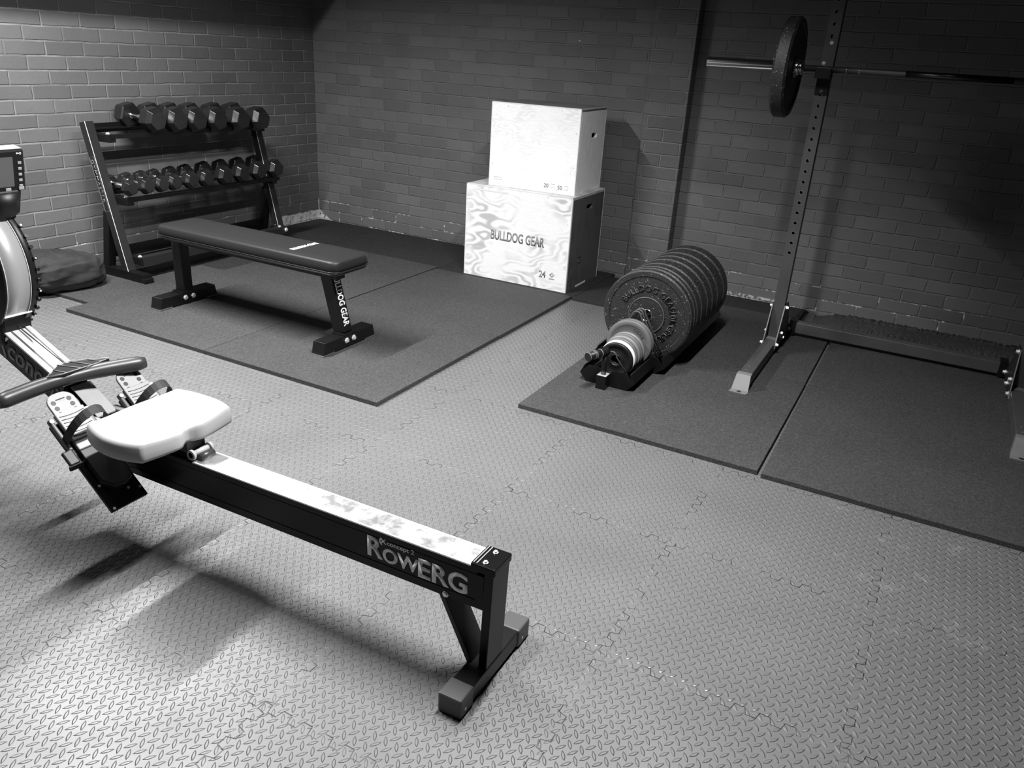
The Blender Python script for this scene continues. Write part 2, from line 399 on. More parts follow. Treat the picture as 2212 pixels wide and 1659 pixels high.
# ------------------------------------------------------------------ rubber mats
def rmat(x0, x1, y0, y1, label, z0=0.0, h=.02, mat='mat', rz=0.0):
    cx, cy = (x0 + x1) / 2, (y0 + y1) / 2
    Mx = Matrix.Translation((cx, cy, 0)) @ RZ(rz)
    b = MB(); n = 26; a, c_ = (x1 - x0) / 2, (y1 - y0) / 2
    ring = []
    for i in range(n): ring.append((-a + 2 * a * i / n, -c_))
    for i in range(n): ring.append((a, -c_ + 2 * c_ * i / n))
    for i in range(n): ring.append((a - 2 * a * i / n, c_))
    for i in range(n): ring.append((-a, c_ - 2 * c_ * i / n))
    rg = random.Random(int(abs(cx * 91 + cy * 57) * 10))
    ring = [(p[0] * (1 - rg.random() * .0016), p[1] * (1 - rg.random() * .0016)) for p in ring]
    m = len(ring); vs = [Mx @ Vector((p[0] * k, p[1] * k, z)) for (z, k) in ((z0, 1.0), (z0 + h - .0015, 1.0), (z0 + h, .998)) for p in ring]
    b.add(vs, [tuple(reversed(range(m))), tuple(range(2 * m, 3 * m))])
    b.add(vs, [(j * m + i, j * m + (i + 1) % m, (j + 1) * m + (i + 1) % m, (j + 1) * m + i) for j in (0, 1) for i in range(m)])
    o = b.build('rubber_mat', M[mat], origin=(cx, cy, z0)); tag(o, label, 'mat', 'square rubber mats on the tread floor'); return o
G_ = .003
rmat(.59, 1.603, -2.635, -1.60, 'black rubber mat under the left feet of the flat bench, front left of the block')
rmat(1.606, 2.612, -2.635, -1.60, 'black rubber mat under the lettered leg of the flat bench, nearest corner to the camera')
rmat(.623, 1.603, -1.597, -.655, 'black rubber mat behind the flat bench, its front part hidden by the pad')
rmat(1.616, 2.615, -1.597, -.70, 'black rubber mat in front of the stacked plywood boxes')
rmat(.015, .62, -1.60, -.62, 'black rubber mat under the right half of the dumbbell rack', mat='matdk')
rmat(.015, .62, -2.50, -1.603, 'black rubber mat under the left half of the dumbbell rack', h=.018)
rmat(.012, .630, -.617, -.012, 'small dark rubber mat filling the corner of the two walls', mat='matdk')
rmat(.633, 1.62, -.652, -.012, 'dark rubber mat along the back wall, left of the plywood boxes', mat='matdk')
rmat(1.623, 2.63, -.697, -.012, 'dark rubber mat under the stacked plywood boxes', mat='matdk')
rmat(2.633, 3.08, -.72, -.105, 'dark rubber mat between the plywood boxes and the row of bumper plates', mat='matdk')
rmat(3.10, 4.108, -2.30, -1.275, 'black rubber mat under the small grey plates, front left of the rig', rz=-.004)
rmat(4.122, 5.13, -2.315, -1.285, 'black rubber mat at the right edge of the photo, front right of the rig')
rmat(3.10, 4.108, -1.270, -.262, 'black rubber mat under the large bumper plates and the rig upright')
rmat(4.124, 5.13, -1.280, -.30, 'black rubber mat inside the rig in front of the long cross member')
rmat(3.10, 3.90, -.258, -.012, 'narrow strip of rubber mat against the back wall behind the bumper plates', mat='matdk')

# ------------------------------------------------------------------ crumbling strip behind the rig
def rubble_strip():
    b = MB(); nx, ny = 150, 14; x0, x1, y0, y1 = 3.96, 5.6, -.285, -.035
    rg = random.Random(3); vs = []
    for i in range(nx + 1):
        x = x0 + (x1 - x0) * i / nx; env = min(1, (x - x0) / .12)
        for j in range(ny + 1):
            t = j / ny; y = y0 + (y1 - y0) * t
            z = .03 + .026 * math.sin(PI * min(1, t * 1.05)) + (.014 * rg.random() ** 2 + .006 if .45 < t < .85 else .003 * rg.random()) * (1 if x > 4.15 else .4)
            if j in (0, ny): z = .0
            vs.append((x, y + .004 * rg.uniform(-1, 1), max(0, z * env)))
    b.add(vs, [(i * (ny + 1) + j, (i + 1) * (ny + 1) + j, (i + 1) * (ny + 1) + j + 1, i * (ny + 1) + j + 1) for i in range(nx) for j in range(ny)], False)
    o = b.build('foam_strip', M['rubble'], origin=((x0 + x1) / 2, -.15, 0))
    tag(o, 'dark crumbling foam strip lying along the wall behind the rig cross member', 'foam strip')
rubble_strip()

# ------------------------------------------------------------------ plywood boxes
def rounded(w_, h_, r, n=5):
    P = []
    for (cx, cy, a0) in ((w_ / 2 - r, h_ / 2 - r, 0), (-w_ / 2 + r, h_ / 2 - r, 90), (-w_ / 2 + r, -h_ / 2 + r, 180), (w_ / 2 - r, -h_ / 2 + r, 270)):
        for i in range(n + 1):
            a = math.radians(a0 + 90 * i / n); P.append((cx + r * math.cos(a), cy + r * math.sin(a)))
    return P
def panel_hole(b, W, H, cu, cv, hw, hh, O, ax, ay, th):      # panel with a rounded hand hole
    hole = [(cu + p[0], cv + p[1]) for p in rounded(hw, hh, hh * .38)]; n = len(hole)
    outer = []
    for (x, y) in hole:      # matching outer points by casting from hole centre to the rectangle
        dx, dy = x - cu, y - cv; t = min(((W - cu) if dx > 0 else cu) / abs(dx) if dx else 1e9, ((H - cv) if dy > 0 else cv) / abs(dy) if dy else 1e9)
        outer.append([cu + dx * t, cv + dy * t])
    for (X, Y) in ((0, 0), (W, 0), (W, H), (0, H)):
        k = min(range(n), key=lambda i: (outer[i][0] - X) ** 2 + (outer[i][1] - Y) ** 2); outer[k] = [X, Y]
    O, ax, ay = Vector(O), Vector(ax), Vector(ay); nn = ax.cross(ay)
    vs = [O + ax * p[0] + ay * p[1] - nn * d for d in (0, th) for p in outer + hole]
    N = 2 * n; fs = []
    for i in range(n):
        j = (i + 1) % n
        fs += [(i, j, n + j, n + i), (N + j, N + i, N + n + i, N + n + j), (n + i, n + j, N + n + j, N + n + i), (j, i, N + i, N + j)]
    b.add(vs, fs); return b
def plybox(name, x, y, z, rot, W, D, H, mats, label, hole, marks):
    R = thing(name, (x, y, z), label, 'plyo box', 'plywood plyo boxes stacked by the back wall')
    T = Matrix.Translation((x, y, z)) @ RZ(rot); th = .018
    ex, ey, ez = (T.to_3x3() @ Vector(a) for a in ((1, 0, 0), (0, 1, 0), (0, 0, 1)))
    P = lambda a, b_, c_: T @ Vector((a, b_, c_))
    MB().box(0, W - .0005, 0, th, 0, H, T).build('front_panel', M[mats[0]], R, bevel=.0012)
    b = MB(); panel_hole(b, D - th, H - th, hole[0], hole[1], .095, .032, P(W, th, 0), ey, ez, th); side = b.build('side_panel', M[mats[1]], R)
    MB().box(0, th, th, D, 0, H - th, T).build('side_panel', M['plyside'], R)
    MB().box(0, W, th, D, H - th, H, T).build('top_panel', M[mats[2]], R, bevel=.0012)
    MB().box(th, W - th, D - th, D, 0, H - th, T).build('back_panel', M['plyside'], R)
    MB().box(th, W - th, th, D - th, 0, th, T).build('base_panel', M['inside'], R)
    # pale ply edges along the panel joints
    e = MB(); e.box(-.0006, .004, -.0009, 0, 0, H, T); e.box(W - .005, W - .0005, -.0009, 0, 0, H, T); e.box(0, W, -.0009, 0, H - .004, H + .0004, T)
    e.box(W, W + .0009, D - .006, D, 0, H, T); e.box(W, W + .0009, 0, D, H - .006, H + .0004, T); e.box(W, W + .0009, 0.0, .012, 0, H, T)
    e.box(W, W + .0009, D * .30, D * .62, .004, .016, T)
    e.build('edge_band', M['plyedge'], R)
    for (a, c_) in ((.11, H - .02), (.72 * W + .04, H - .02), (.02, H * .72), (W - .02, H * .72), (.02, .13), (W - .02, .16), (.12 * W, .012), (W * .8, .02)): MB().cyl(P(a, 0.0005, c_), P(a, -.0008, c_), .0022, 8).build('screw', M['printdk'], R)
    marks(R, P, ex, ey, ez)
    return R
def marks_low(R, P, ex, ey, ez):
    text('lettering', 'BULLDOG GEAR', .083, M['print'], R, P(.187, -.0006, .262), ex, ez, xs=.62, bold=.0022)
    text('lettering', '24', .060, M['print'], R, P(.545, -.0006, .075), ex, ez, xs=.8, bold=.0012)
    m = MB(); 
    for (a, r0) in ((.635, .018), (.635, .011)): m.ring(P(a, 0, .098), -ey, [(0, r0), (.0008, r0), (.0008, r0 - .004), (0, r0 - .004)], 4)
    m.box(.617, .653, -.0008, 0, .070, .076, Matrix.Translation(P(0, 0, 0)) @ RZ(.01)); m.build('box_symbol', M['print'], R)
    text('lettering', '20', .068, M['printdk'], R, P(.734 + .0012, .155, .215), -ez, ey, xs=.85, bold=.0016)
    o = P(.734, .175, .10)
    for k in range(3): MB().box(o.x, o.x + .001, o.y, o.y + .03 - .006 * k, o.z + .016 * k - .01, o.z + .016 * k - .004).build('box_symbol', M['printdk'], R)
    g = MB(); g.box(.05, .30, -.0012, 0, .553, .564, Matrix.Translation(P(0, 0, 0)) @ RZ(.01)); g.build('slot_tab', M['plyedge'], R)
def marks_up(R, P, ex, ey, ez):
    text('lettering', '20', .034, M['print'], R, P(.375, -.0006, .030), ex, ez, xs=.95, bold=.0006)
    text('lettering', '50', .034, M['print'], R, P(.465, -.0006, .026), ex, ez, xs=.95, bold=.0004)
    m = MB(); F = lambda x0, x1, z0, z1: m.box(x0, x1, -.0007, 0, z0, z1, Matrix.Translation(P(0, 0, 0)) @ RZ(.05))
    F(.42, .45, .032, .0335); F(.42, .45, .052, .0535); F(.51, .535, .028, .0295); F(.51, .535, .05, .0515); F(.534, .5355, .028, .05)
    F(.035, .09, .040, .0418); F(.035, .09, .053, .0548); F(.035, .0368, .04, .0548); F(.0882, .09, .04, .0548)
    m.build('box_symbol', M['print'], R)
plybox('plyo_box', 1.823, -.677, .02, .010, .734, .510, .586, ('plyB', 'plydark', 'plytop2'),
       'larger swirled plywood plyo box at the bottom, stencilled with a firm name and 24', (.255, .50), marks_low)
plybox('plyo_box', 1.955, -.632, .6065, .050, .580, .443, .496, ('plyA', 'plyside', 'plytop'),
       'smaller plain pale plywood plyo box stacked on top of the larger one', (.235, .335), marks_up)

# ------------------------------------------------------------------ flat bench
def bench():
    R = thing('flat_bench', (1.55, -2.19, .02), 'black padded flat weight bench with lettered front leg on the rubber mats', 'bench')
    cy = -2.185
    def pad(name, x0, x1, y0, y1, z0, z1, mat, r=.045, bulge=.006):
        b = MB(); W_, H_ = x1 - x0, y1 - y0; prof = rounded(W_, H_, r, 6); cx, cyy = (x0 + x1) / 2, (y0 + y1) / 2; m = len(prof)
        lv = [(z0, .975, .93), (z0 + .006, .995, .985), (z0 + (z1 - z0) * .5, 1.0, 1.0), (z1 - .010, .997, .990), (z1 - .003, .990, .965), (z1, .972, .90), (z1 + .003, .8, .5)]
        vs = [(cx + p[0] * kx, cyy + p[1] * ky, z) for (z, kx, ky) in lv for p in prof]
        fs = [(j * m + i, j * m + (i + 1) % m, (j + 1) * m + (i + 1) % m, (j + 1) * m + i) for j in range(len(lv) - 1) for i in range(m)]
        b.add(vs, fs, True); b.add(vs, [tuple(reversed(range(m))), tuple(range((len(lv) - 1) * m, len(lv) * m))]); return b.build(name, mat, R)
    p = pad('seat_pad', .955, 2.145, -2.325, -2.058, .415, .468, M['vinyl'])
    pp = pad('pad_base', .962, 2.140, -2.320, -2.062, .395, .416, M['vinylside'])
    pp.parent = p
    seam = MB(); pr = rounded(1.192, .269, .046, 6); seam.tube([(1.55 + a, -2.1915 + b_, .418) for a, b_ in pr], .0022, 6, True); s_ = seam.build('piping', M['vinylside'], R); s_.parent = p
    lg = text('lettering', 'BULLDOG GEAR', .040, M['white'], R, (1.850, -2.270, .4712), (0, 1, 0), (-1, 0, 0), xs=.60, bold=.0012); lg.parent = p
    MB().bar((1.02, cy, .372), (2.06, cy, .372), .06, .046).build('spine', M['black'], R, bevel=.004)
    t = MB().tube([(1.64, -2.235, .392), (1.66, -2.262, .386), (1.74, -2.262, .386), (1.76, -2.235, .392)], .004, 8); t.build('carry_handle', M['chrome'], R)
    for (x, name) in ((.957, 'rear'), (2.068, 'front')):
        f = MB(); P = [(-.195, 0), (.195, 0), (.190, .012), (.178, .060), (-.178, .060), (-.190, .012)]
        f.prism([(a, b_) for a, b_ in P], (x - .0375, cy, .024), (0, 1, 0), (0, 0, 1), 0, .075)
        fo = f.build('foot', M['black'], R, bevel=.003)
        for s in (-1, 1):
            c_ = MB().prism([(0, 0), (.085, 0), (.082, .008), (.004, .008)], (x - .0395, cy + s * .198, .0195), (0, -s, 0), (0, 0, 1), 0 if s < 0 else -.079, .079 if s < 0 else 0)
            co = c_.build('rubber_cap', M['mplastic'], R, bevel=.002); co.parent = fo
            e = MB().bar((x - .037, cy + s * .1785, .0845), (x + .037, cy + s * .1785, .0845), .002, .0012); eo = e.build('end_edge', M['mplastic'], R); eo.parent = fo
        for s in (-.026, .026):
            bo = bolt(R, (x + .0375, cy + s - .0, .058), (1, 0, 0), .0105, .009); bo.parent = fo
        pl = MB().box(x - .040, x + .040, cy - .045, cy + .045, .084, .090); po = pl.build('base_plate', M['black'], R, bevel=.002); po.parent = fo
    MB().bar((.962, cy, .086), (.962, cy, .385), .06, .066, (1, 0, 0)).build('leg', M['black'], R, bevel=.005)
    p0, p1 = Vector((2.062, cy, .086)), Vector((1.985, cy, .385)); d = (p0 - p1).normalized()
    L = MB().bar(p0, p1, .062, .070, (1, 0, 0)).build('leg', M['black'], R, bevel=.005)
    n = Vector((0, 1, 0)).cross(-d); n = n if n.x > 0 else -n
    yd = Vector((0, 1, 0)); o = p1 + d * .022 + n * .0358 + yd * (-.019)
    t = text('lettering', 'BULLDOG GEAR', .054, M['white'], R, o, d, n.cross(d), xs=.645, bold=.0016); t.parent = L
    return R
bench()

# ------------------------------------------------------------------ dumbbell rack
RY0, RY1 = -2.0725, -.8275      # centre planes of the two end frames
def lean(z): return .387 + (.187 - .387) * (z - .07) / (.894 - .07)      # x of the front edge of an upright at height z
def dumbbell_rack():
    R = thing('dumbbell_rack', (.27, -1.45, .02), 'black two-tier steel dumbbell rack standing against the left brick wall', 'rack')
    for yc in (RY0, RY1):
        z0, z1 = .07, .894
        d = Vector((lean(z1) - lean(z0), 0, z1 - z0)).normalized(); nx = Vector((d.z, 0, -d.x))
        a, b_ = Vector((lean(z0), yc, z0)), Vector((lean(z1), yc, z1))
        u = MB(); vs = []
        for p in (a, b_):
            for (k, s) in ((0, -1), (0, 1), (-.052, 1), (-.052, -1)): vs.append(p + nx * k + Vector((0, s * .0275, 0)))
        u.add(vs, [(0, 1, 2, 3), (7, 6, 5, 4), (0, 4, 5, 1), (1, 5, 6, 2), (2, 6, 7, 3), (3, 7, 4, 0)])
        U = u.build('upright', M['rigdk'], R, bevel=.003)
        ed = MB().bar(a + nx * .0006 + Vector((0, -.0272, 0)), b_ + nx * .0006 + Vector((0, -.0272, 0)), .0022, .0022, (1, 0, 0)); eo = ed.build('edge_line', M['edge'], R); eo.parent = U
        f = MB().prism([(.10, 0), (.527, 0), (.520, .050), (.10, .050)], (0, yc + .0275, .02), (1, 0, 0), (0, 0, 1), 0, .055); F = f.build('foot', M['black'], R, bevel=.003)
        c_ = MB().box(.497, .531, yc - .030, yc + .030, .0195, .047); co = c_.build('rubber_cap', M['dplastic'], R, bevel=.003); co.parent = F
        MB().bar((.185, yc, .062), (lean(.40) - .05, yc, .40), .05, .05, (1, 0, 0)).build('strut', M['black'], R, bevel=.003)
        if yc == RY0:
            fz = Vector((lean(.70), yc, .70)); 
            side = a.lerp(b_, .76) + nx * -.040 + Vector((0, -.0283, 0))
            t = text('lettering', 'GYMMASTER', .030, M['gplate2'], R, side, -d, nx, xs=1.30, bold=.0004, space=1.12); t.parent = U
            fr = MB(); q0, q1 = a.lerp(b_, .775), a.lerp(b_, .415)
            for k in (-.047, -.008): fr.bar(q0 + nx * k + Vector((0, -.0283, 0)), q1 + nx * k + Vector((0, -.0283, 0)), .0012, .0012, (1, 0, 0))
            for q in (q0, q1): fr.bar(q + nx * -.047 + Vector((0, -.0283, 0)), q + nx * -.008 + Vector((0, -.0283, 0)), .0012, .0012, (0, 1, 0))
            fo = fr.build('label_frame', M['gplate2'], R); fo.parent = U
    tiers = ((.81, .178, .300), (.468, .262, .385), (.128, .345, .440))
    for k, (z, xb, xf) in enumerate(tiers):
        for yc, s in ((RY0, 1), (RY1, -1)):
            y0 = yc + s * .028; B = MB().box(xb - .01, xf, min(y0, y0 + s * .045), max(y0, y0 + s * .045), z - .026, z + .018)
            bo = B.build('bracket', M['black'], R, bevel=.003)
            q = bolt(R, (xf - .035, y0 + s * .022, z + .018), (0, 0, 1), .009, .009); q.parent = bo
            q = MB().box(xb - .006, xb + .0, min(y0, y0 + s * .003), max(y0, y0 + s * .003), z - .02, z + .02).build('bracket_edge', M['edge'], R); q.parent = bo
        ya, yb = RY0 + .04, RY1 - .005
        # rear rail: a flat upright strip; front rail: an angle with a small lip, both sloping to the front
        if k < 2:
            MB().box(xb - .085, xb - .079, ya, yb, z + .008, z + .060).box(xb - .079, xb - .035, ya, yb, z + .030, z + .036).build('shelf_rail', M['black'], R)
            MB().box(xf - .052, xf - .004, ya, yb, z + .006, z + .012).box(xf - .004, xf + .002, ya, yb, z - .006, z + .018).build('shelf_rail', M['black'], R)
        else:
            MB().box(xb - .15, xb - .145, ya, yb, z - .01, z + .045).box(xb - .145, xb - .10, ya, yb, z - .01, z - .004).build('shelf_rail', M['black'], R)
            MB().box(xf - .052, xf, ya, yb, z + .014, z + .019).box(xf - .004, xf + .002, ya, yb, z - .032, z + .018).build('shelf_rail', M['rigdk'], R)
            MB().box(xb + .00, xb + .045, ya, yb, .0225, .026).box(xb, xb + .005, ya, yb, .026, .06).build('cross_rail', M['black'], R)
    bolt(R, (.445, RY1 - .03, .128), (1, 0, 0), .011, .01); bolt(R, (.50, RY1 + .0, .055), (1, 0, 0), .007, .006)
    return R
dumbbell_rack()

def dumbbell(x, y, z, r, hl, gl, label, group, tilt=-.04):
    # axis along +x (towards the room), tilted down to the front; x is the front face
    d = Vector((math.cos(tilt), 0, math.sin(tilt)))
    tot = 2 * hl + gl; c = Vector((x, y, z)) - d * tot / 2
    R = thing('hex_dumbbell', tuple(c), label, 'dumbbell', group)
    ch = .030 * r / .07; k = .74
    for s in (1, -1):
        o = c + d * (s * gl / 2); dd = d * s
        b = MB().lathe(o, dd, [(0, r * .86), (.006, r), (hl - ch, r), (hl, r * k)], 6, False, (0, 0, 1), -.22 * s)
        b.build('head', M['hex'], R, bevel=.0016)
        g = MB().lathe(o - dd * .012, dd, [(0, .014), (.004, .019), (.013, .019)], 16); g.build('collar', M['chrome'], R)
    hp = [(i * gl / 10, .0125 + .003 * math.sin(PI * i / 10)) for i in range(11)]
    MB().lathe(c - d * gl / 2, d, hp, 16).build('handle', M['steel'], R)
    return R
ordn = ['leftmost', 'second from left', 'third from left', 'fourth from left', 'fifth from left', 'sixth from left', 'seventh from left', 'eighth from left', 'ninth from left', 'rightmost']
tops = [-1.757, -1.603, -1.457, -1.297, -1.105, -.930]
for i, y in enumerate(tops):
    nm = 'rightmost' if i == 5 else ordn[i]
    dumbbell(.372, y, .897 - .0058 * i, .0755 + .0008 * i, .092 + .003 * i, .145, 'large black hex dumbbell on the upper tier of the rack, %s' % nm, 'large hex dumbbells on the upper tier')
lows = [(-2.022, .048), (-1.911, .051), (-1.811, .051), (-1.718, .052), (-1.594, .055), (-1.475, .057), (-1.324, .061), (-1.180, .062), (-1.028, .063), (-.873, .064)]
for i, (y, r) in enumerate(lows):
    dumbbell(.425, y, .545, r, .056 + (r - .05) * 1.3, .130, 'small black hex dumbbell on the lower tier of the rack, %s' % ordn[i], 'small hex dumbbells on the lower tier')

# ------------------------------------------------------------------ bag
def sandbag():
    b = MB(); nu, nv = 64, 34; vs = []; rg = random.Random(5)
    cx, cy = .205, -2.42; A, B_, H_ = .185, .225, .205
    for j in range(nv + 1):
        ph = PI * j / nv
        for i in range(nu):
            th = 2 * PI * i / nu; s = math.sin(ph) ** .42; c_ = math.cos(ph)
            ct, st = math.cos(th), math.sin(th)
            ex = abs(ct) ** .62 * (1 if ct > 0 else -1); ey = abs(st) ** .62 * (1 if st > 0 else -1)
            tap = 1 - .12 * max(0, -ey)       # the gathered end lies behind the flywheel
            fold = 1 + .030 * math.sin(9 * th + 3 * ph) * math.sin(ph) + .020 * math.sin(17 * ph + 2 * th) * max(0, -ey)
            x = cx + A * s * ex * fold * tap + .02 * ey; y = cy + B_ * s * ey * fold
            z = H_ * (.5 + .5 * (abs(c_) ** .85) * (1 if c_ > 0 else -1)) * (1 - .16 * max(0, ey) - .0 * ex)
            z += .008 * math.sin(12 * ph + 5 * th) * math.sin(ph)
            vs.append((x, y, max(.0, z)))
    fs = [(j * nu + i, j * nu + (i + 1) % nu, (j + 1) * nu + (i + 1) % nu, (j + 1) * nu + i) for j in range(nv) for i in range(nu)]
    b.add(vs, fs, True)
    o = b.build('canvas_bag', M['bag'], origin=(cx, cy, 0.0)); o.location.z = .018
    sb = o.modifiers.new('s', 'SUBSURF'); sb.levels = sb.render_levels = 1
    tx = bpy.data.textures.new('folds', 'CLOUDS'); tx.noise_scale = .075; tx.noise_depth = 2
    dm = o.modifiers.new('d', 'DISPLACE'); dm.texture = tx; dm.strength = .030; dm.mid_level = .5
    tag(o, 'slumped dark canvas bag on the floor between the rowing machine flywheel and the rack', 'bag')
sandbag()

# ------------------------------------------------------------------ plate rack and plates
def plate_rack():
    R = thing('plate_storage_rack', (3.335, -1.3, .02), 'low black steel plate rack with a carrying grip, holding the row of plates', 'plate rack')
    hexp = lambda w0, w1, w2, h: [(-w0, 0), (w0, 0), (w1, h * .48), (w2, h), (-w2, h), (-w1, h * .48)]
    cx = 3.333
    f = MB().prism(hexp(.099, .132, .094, .080), (cx, -1.894, .02), (1, 0, 0), (0, 0, 1), -.006, 0); f.build('end_plate', M['black2'], R, bevel=.001)
    # V-shaped narrow trough
    def trough(y0, y1, w0, w1, w2, h, nm):
        b = MB()
        for s in (-1, 1):
            P = [(s * w1, h * .48), (s * w2, h), (s * (w2 - .005), h), (s * (w1 - .006), h * .48), (s * (w0 - .004), .004), (s * w0, .0)]
            if s < 0: P = P[::-1]
            b.prism(P, (cx, y0, .02), (1, 0, 0), (0, 0, 1), -(y1 - y0), 0)
        b.box(cx - w0, cx + w0, y0, y1, .02, .024)
        return b.build(nm, M['black2'], R)
    trough(-1.893, -1.62, .099, .132, .112, .080, 'trough')
    trough(-1.614, -.60, .135, .182, .161, .080, 'trough')
    P = hexp(.135, .182, .140, .080)
    b = MB()
    for y in (-1.618,):
        for s in (-1, 1):
            Q = [(s * .092, .080), (s * .140, .080), (s * .182, .038), (s * .135, 0), (s * .099, 0), (s * .128, .038)]
            b.prism(Q if s > 0 else Q[::-1], (cx, y, .02), (1, 0, 0), (0, 0, 1), -.005, 0)
    b.build('shoulder_plate', M['black2'], R)
    MB().prism(P, (cx, -.598, .02), (1, 0, 0), (0, 0, 1), -.005, 0).build('end_plate', M['black2'], R)
    st = MB().box(cx - .031, cx + .015, -1.945, -1.895, .020, .084).build('socket', M['black2'], R, bevel=.002)
    lp = MB().box(cx - .030, cx + .014, -1.944, -1.896, .084, .0850).build('socket_rim', M['alu'], R); lp.parent = st
    MB().cyl((cx - .008, -1.92, .05), (cx - .008, -1.92, .185), .012, 20).build('post', M['black2'], R)
    g0, g1 = Vector((cx - .005, -1.905, .192)), Vector((cx - .052, -2.02, .188))
    h = MB().lathe(g0, g1 - g0, [(0, .0165), (.02, .0180), (.05, .0185), (.124, .0190)], 20).build('grip', M['dplastic'], R)
    e = MB(); d = (g1 - g0).normalized()
    for t in (.045, .118): e.ring(g0 + d * t, d, [(0, .0180), (.002, .0200), (.004, .0180)], 20)
    for t in (.075, .081, .087): e.ring(g0 + d * t, d, [(0, .0180), (.0008, .0196), (.0016, .0180)], 20)
    eo = e.build('grip_ring', M['lplastic'], R); eo.parent = h
    # triangular wire dividers
    def tri(y, top, half, r=.0045, nm='divider', m='rig'):
        pts = [(cx - half, y, .085)]
        n = 8; rr = .022
        for i in range(n + 1):
            a = PI - PI * i / n; pts.append((cx + rr * math.cos(a), y, top - rr + rr * math.sin(a)))
        pts.append((cx + half, y, .085)); MB().tube(pts, r, 10).build(nm, M[m], R)
    for y in (-1.575, -1.545, -1.515): tri(y, .292, .128)
    tri(-1.855, .175, .080, .003)
    return R
plate_rack()
def bumper(cx, y0, y1, cz, R0, label, group, lettered=False, axis='y', x0=None):
    if axis == 'y': O, D = Vector((cx, y0, cz)), Vector((0, 1, 0)); th = y1 - y0
    else: O, D = Vector((x0, cx, cz)), Vector((1, 0, 0)); th = y1
    c = O + D * th / 2
    R = thing('bumper_plate', tuple(c), label, 'weight plate', group)
    e = .006
    prof = [(th, R0 - e), (th - e, R0), (e, R0), (0, R0 - e), (0, R0 - .028), (.004, R0 - .032), (.004, .088), (0, .084), (0, .030), (th, .030), (th, .084), (th - .004, .088), (th - .004, R0 - .032), (th, R0 - .028)]
    B = MB().ring(O, D, prof, 96).build('disc', M['bumper'], R)
    m = B.data
    for p in m.polygons: p.use_smooth = True
    B.data.set_sharp_from_angle(angle=math.radians(30))
    rim = MB().ring(O, D, [(e * .75, R0 - .0012), (e * 1.2, R0 + .0007), (e * 1.8, R0 + .0003), (e * 1.2, R0 - .004)], 96).build('rim_bead', M['mplastic'], R)
    MB().ring(O - D * .001, D, [(0, .0255), (0, .031), (th + .002, .031), (th + .002, .0255)], 40).build('bush', M['chrome'], R)
    if lettered:
        b = MB().ring(O, D, [(0, .084), (-.002, .087), (-.002, .090), (.002, .092)], 72).build('hub_ring', M['mplastic'], R)
        for (t, a0) in (('BULLDOG GEAR', 158), ('10KG', 22), ('BULLDOG GEAR', 338)):
            q = text('raised_lettering', t, .044, M['bumper'], R, (cx, y0 + .0035, cz), (1, 0, 0), (0, 0, 1), xs=.9, bold=.001, ext=.004, arc=(.118, math.radians(a0)))
    return R
yy = [(-1.500, -1.455), (-1.445, -1.407), (-1.400, -1.337), (-1.325, -1.235), (-1.220, -1.143), (-1.130, -1.050), (-1.035, -.925), (-.912, -.820)]
ol = ['frontmost', 'second from the front', 'third from the front', 'fourth from the front', 'fifth from the front', 'sixth from the front', 'seventh from the front', 'rearmost']
for i, (a, b_) in enumerate(yy):
    bumper(3.355, a, b_, .257, .2195, ('frontmost large black speckled bumper plate in the floor rack, its lettered face visible' if i == 0 else 'large black bumper plate in the floor rack, %s of the row' % ol[i]), 'large bumper plates in the floor rack', i == 0)
def small_plate(y0, th, r, mat, cz, label, cx=3.328, letter=None, tilt=0):
    R = thing('fractional_plate', (cx, y0 + th / 2, cz), label, 'weight plate', 'small fractional plates at the front of the rack')
    e = min(.004, th * .25)
    MB().ring((cx, y0, cz), (0, 1, 0), [(th, r - e), (th - e, r), (e, r), (0, r - e), (0, r * .80), (.0018, r * .78), (.0018, .034), (0, .032), (0, .0255), (th, .0255)], 64).build('disc', M[mat], R)
    MB().ring((cx, y0 - .0006, cz), (0, 1, 0), [(0, .024), (0, .027), (th + .001, .027), (th + .001, .024)], 32).build('bush', M['rigdk'], R)
    if letter: text('raised_lettering', letter, r * .20, M['mplastic'], R, (cx, y0 + .0014, cz), (1, 0, 0), (0, 0, 1), xs=1.1, ext=.0012, arc=(r * .60, math.radians(80)))
    return R
Zt = .026
def cz_for(r): return Zt + r + .004
small_plate(-1.610, .020, .113, 'gplate', cz_for(.113) + .004, 'rear one of the two widest grey fractional plates in the front trough')
small_plate(-1.633, .021, .113, 'gplate', cz_for(.113) + .004, 'front one of the two widest grey fractional plates, with raised marks on its face', letter='GEAR')
small_plate(-1.665, .018, .090, 'gplate2', cz_for(.090), 'pale grey fractional plate just in front of the two widest grey ones')
small_plate(-1.690, .020, .090, 'gplate', cz_for(.090), 'mid grey fractional plate, second of the smaller stack from the rear')
small_plate(-1.716, .021, .088, 'gplate2', cz_for(.088), 'pale grey fractional plate in the middle of the smaller stack')
small_plate(-1.742, .020, .086, 'gplate', cz_for(.086), 'mid grey fractional plate just behind the white plate')
small_plate(-1.766, .018, .084, 'wplate', cz_for(.084), 'white fractional plate in the small stack of the floor rack')
small_plate(-1.790, .018, .082, 'dplastic', cz_for(.082), 'black fractional plate at the very front of the floor rack')

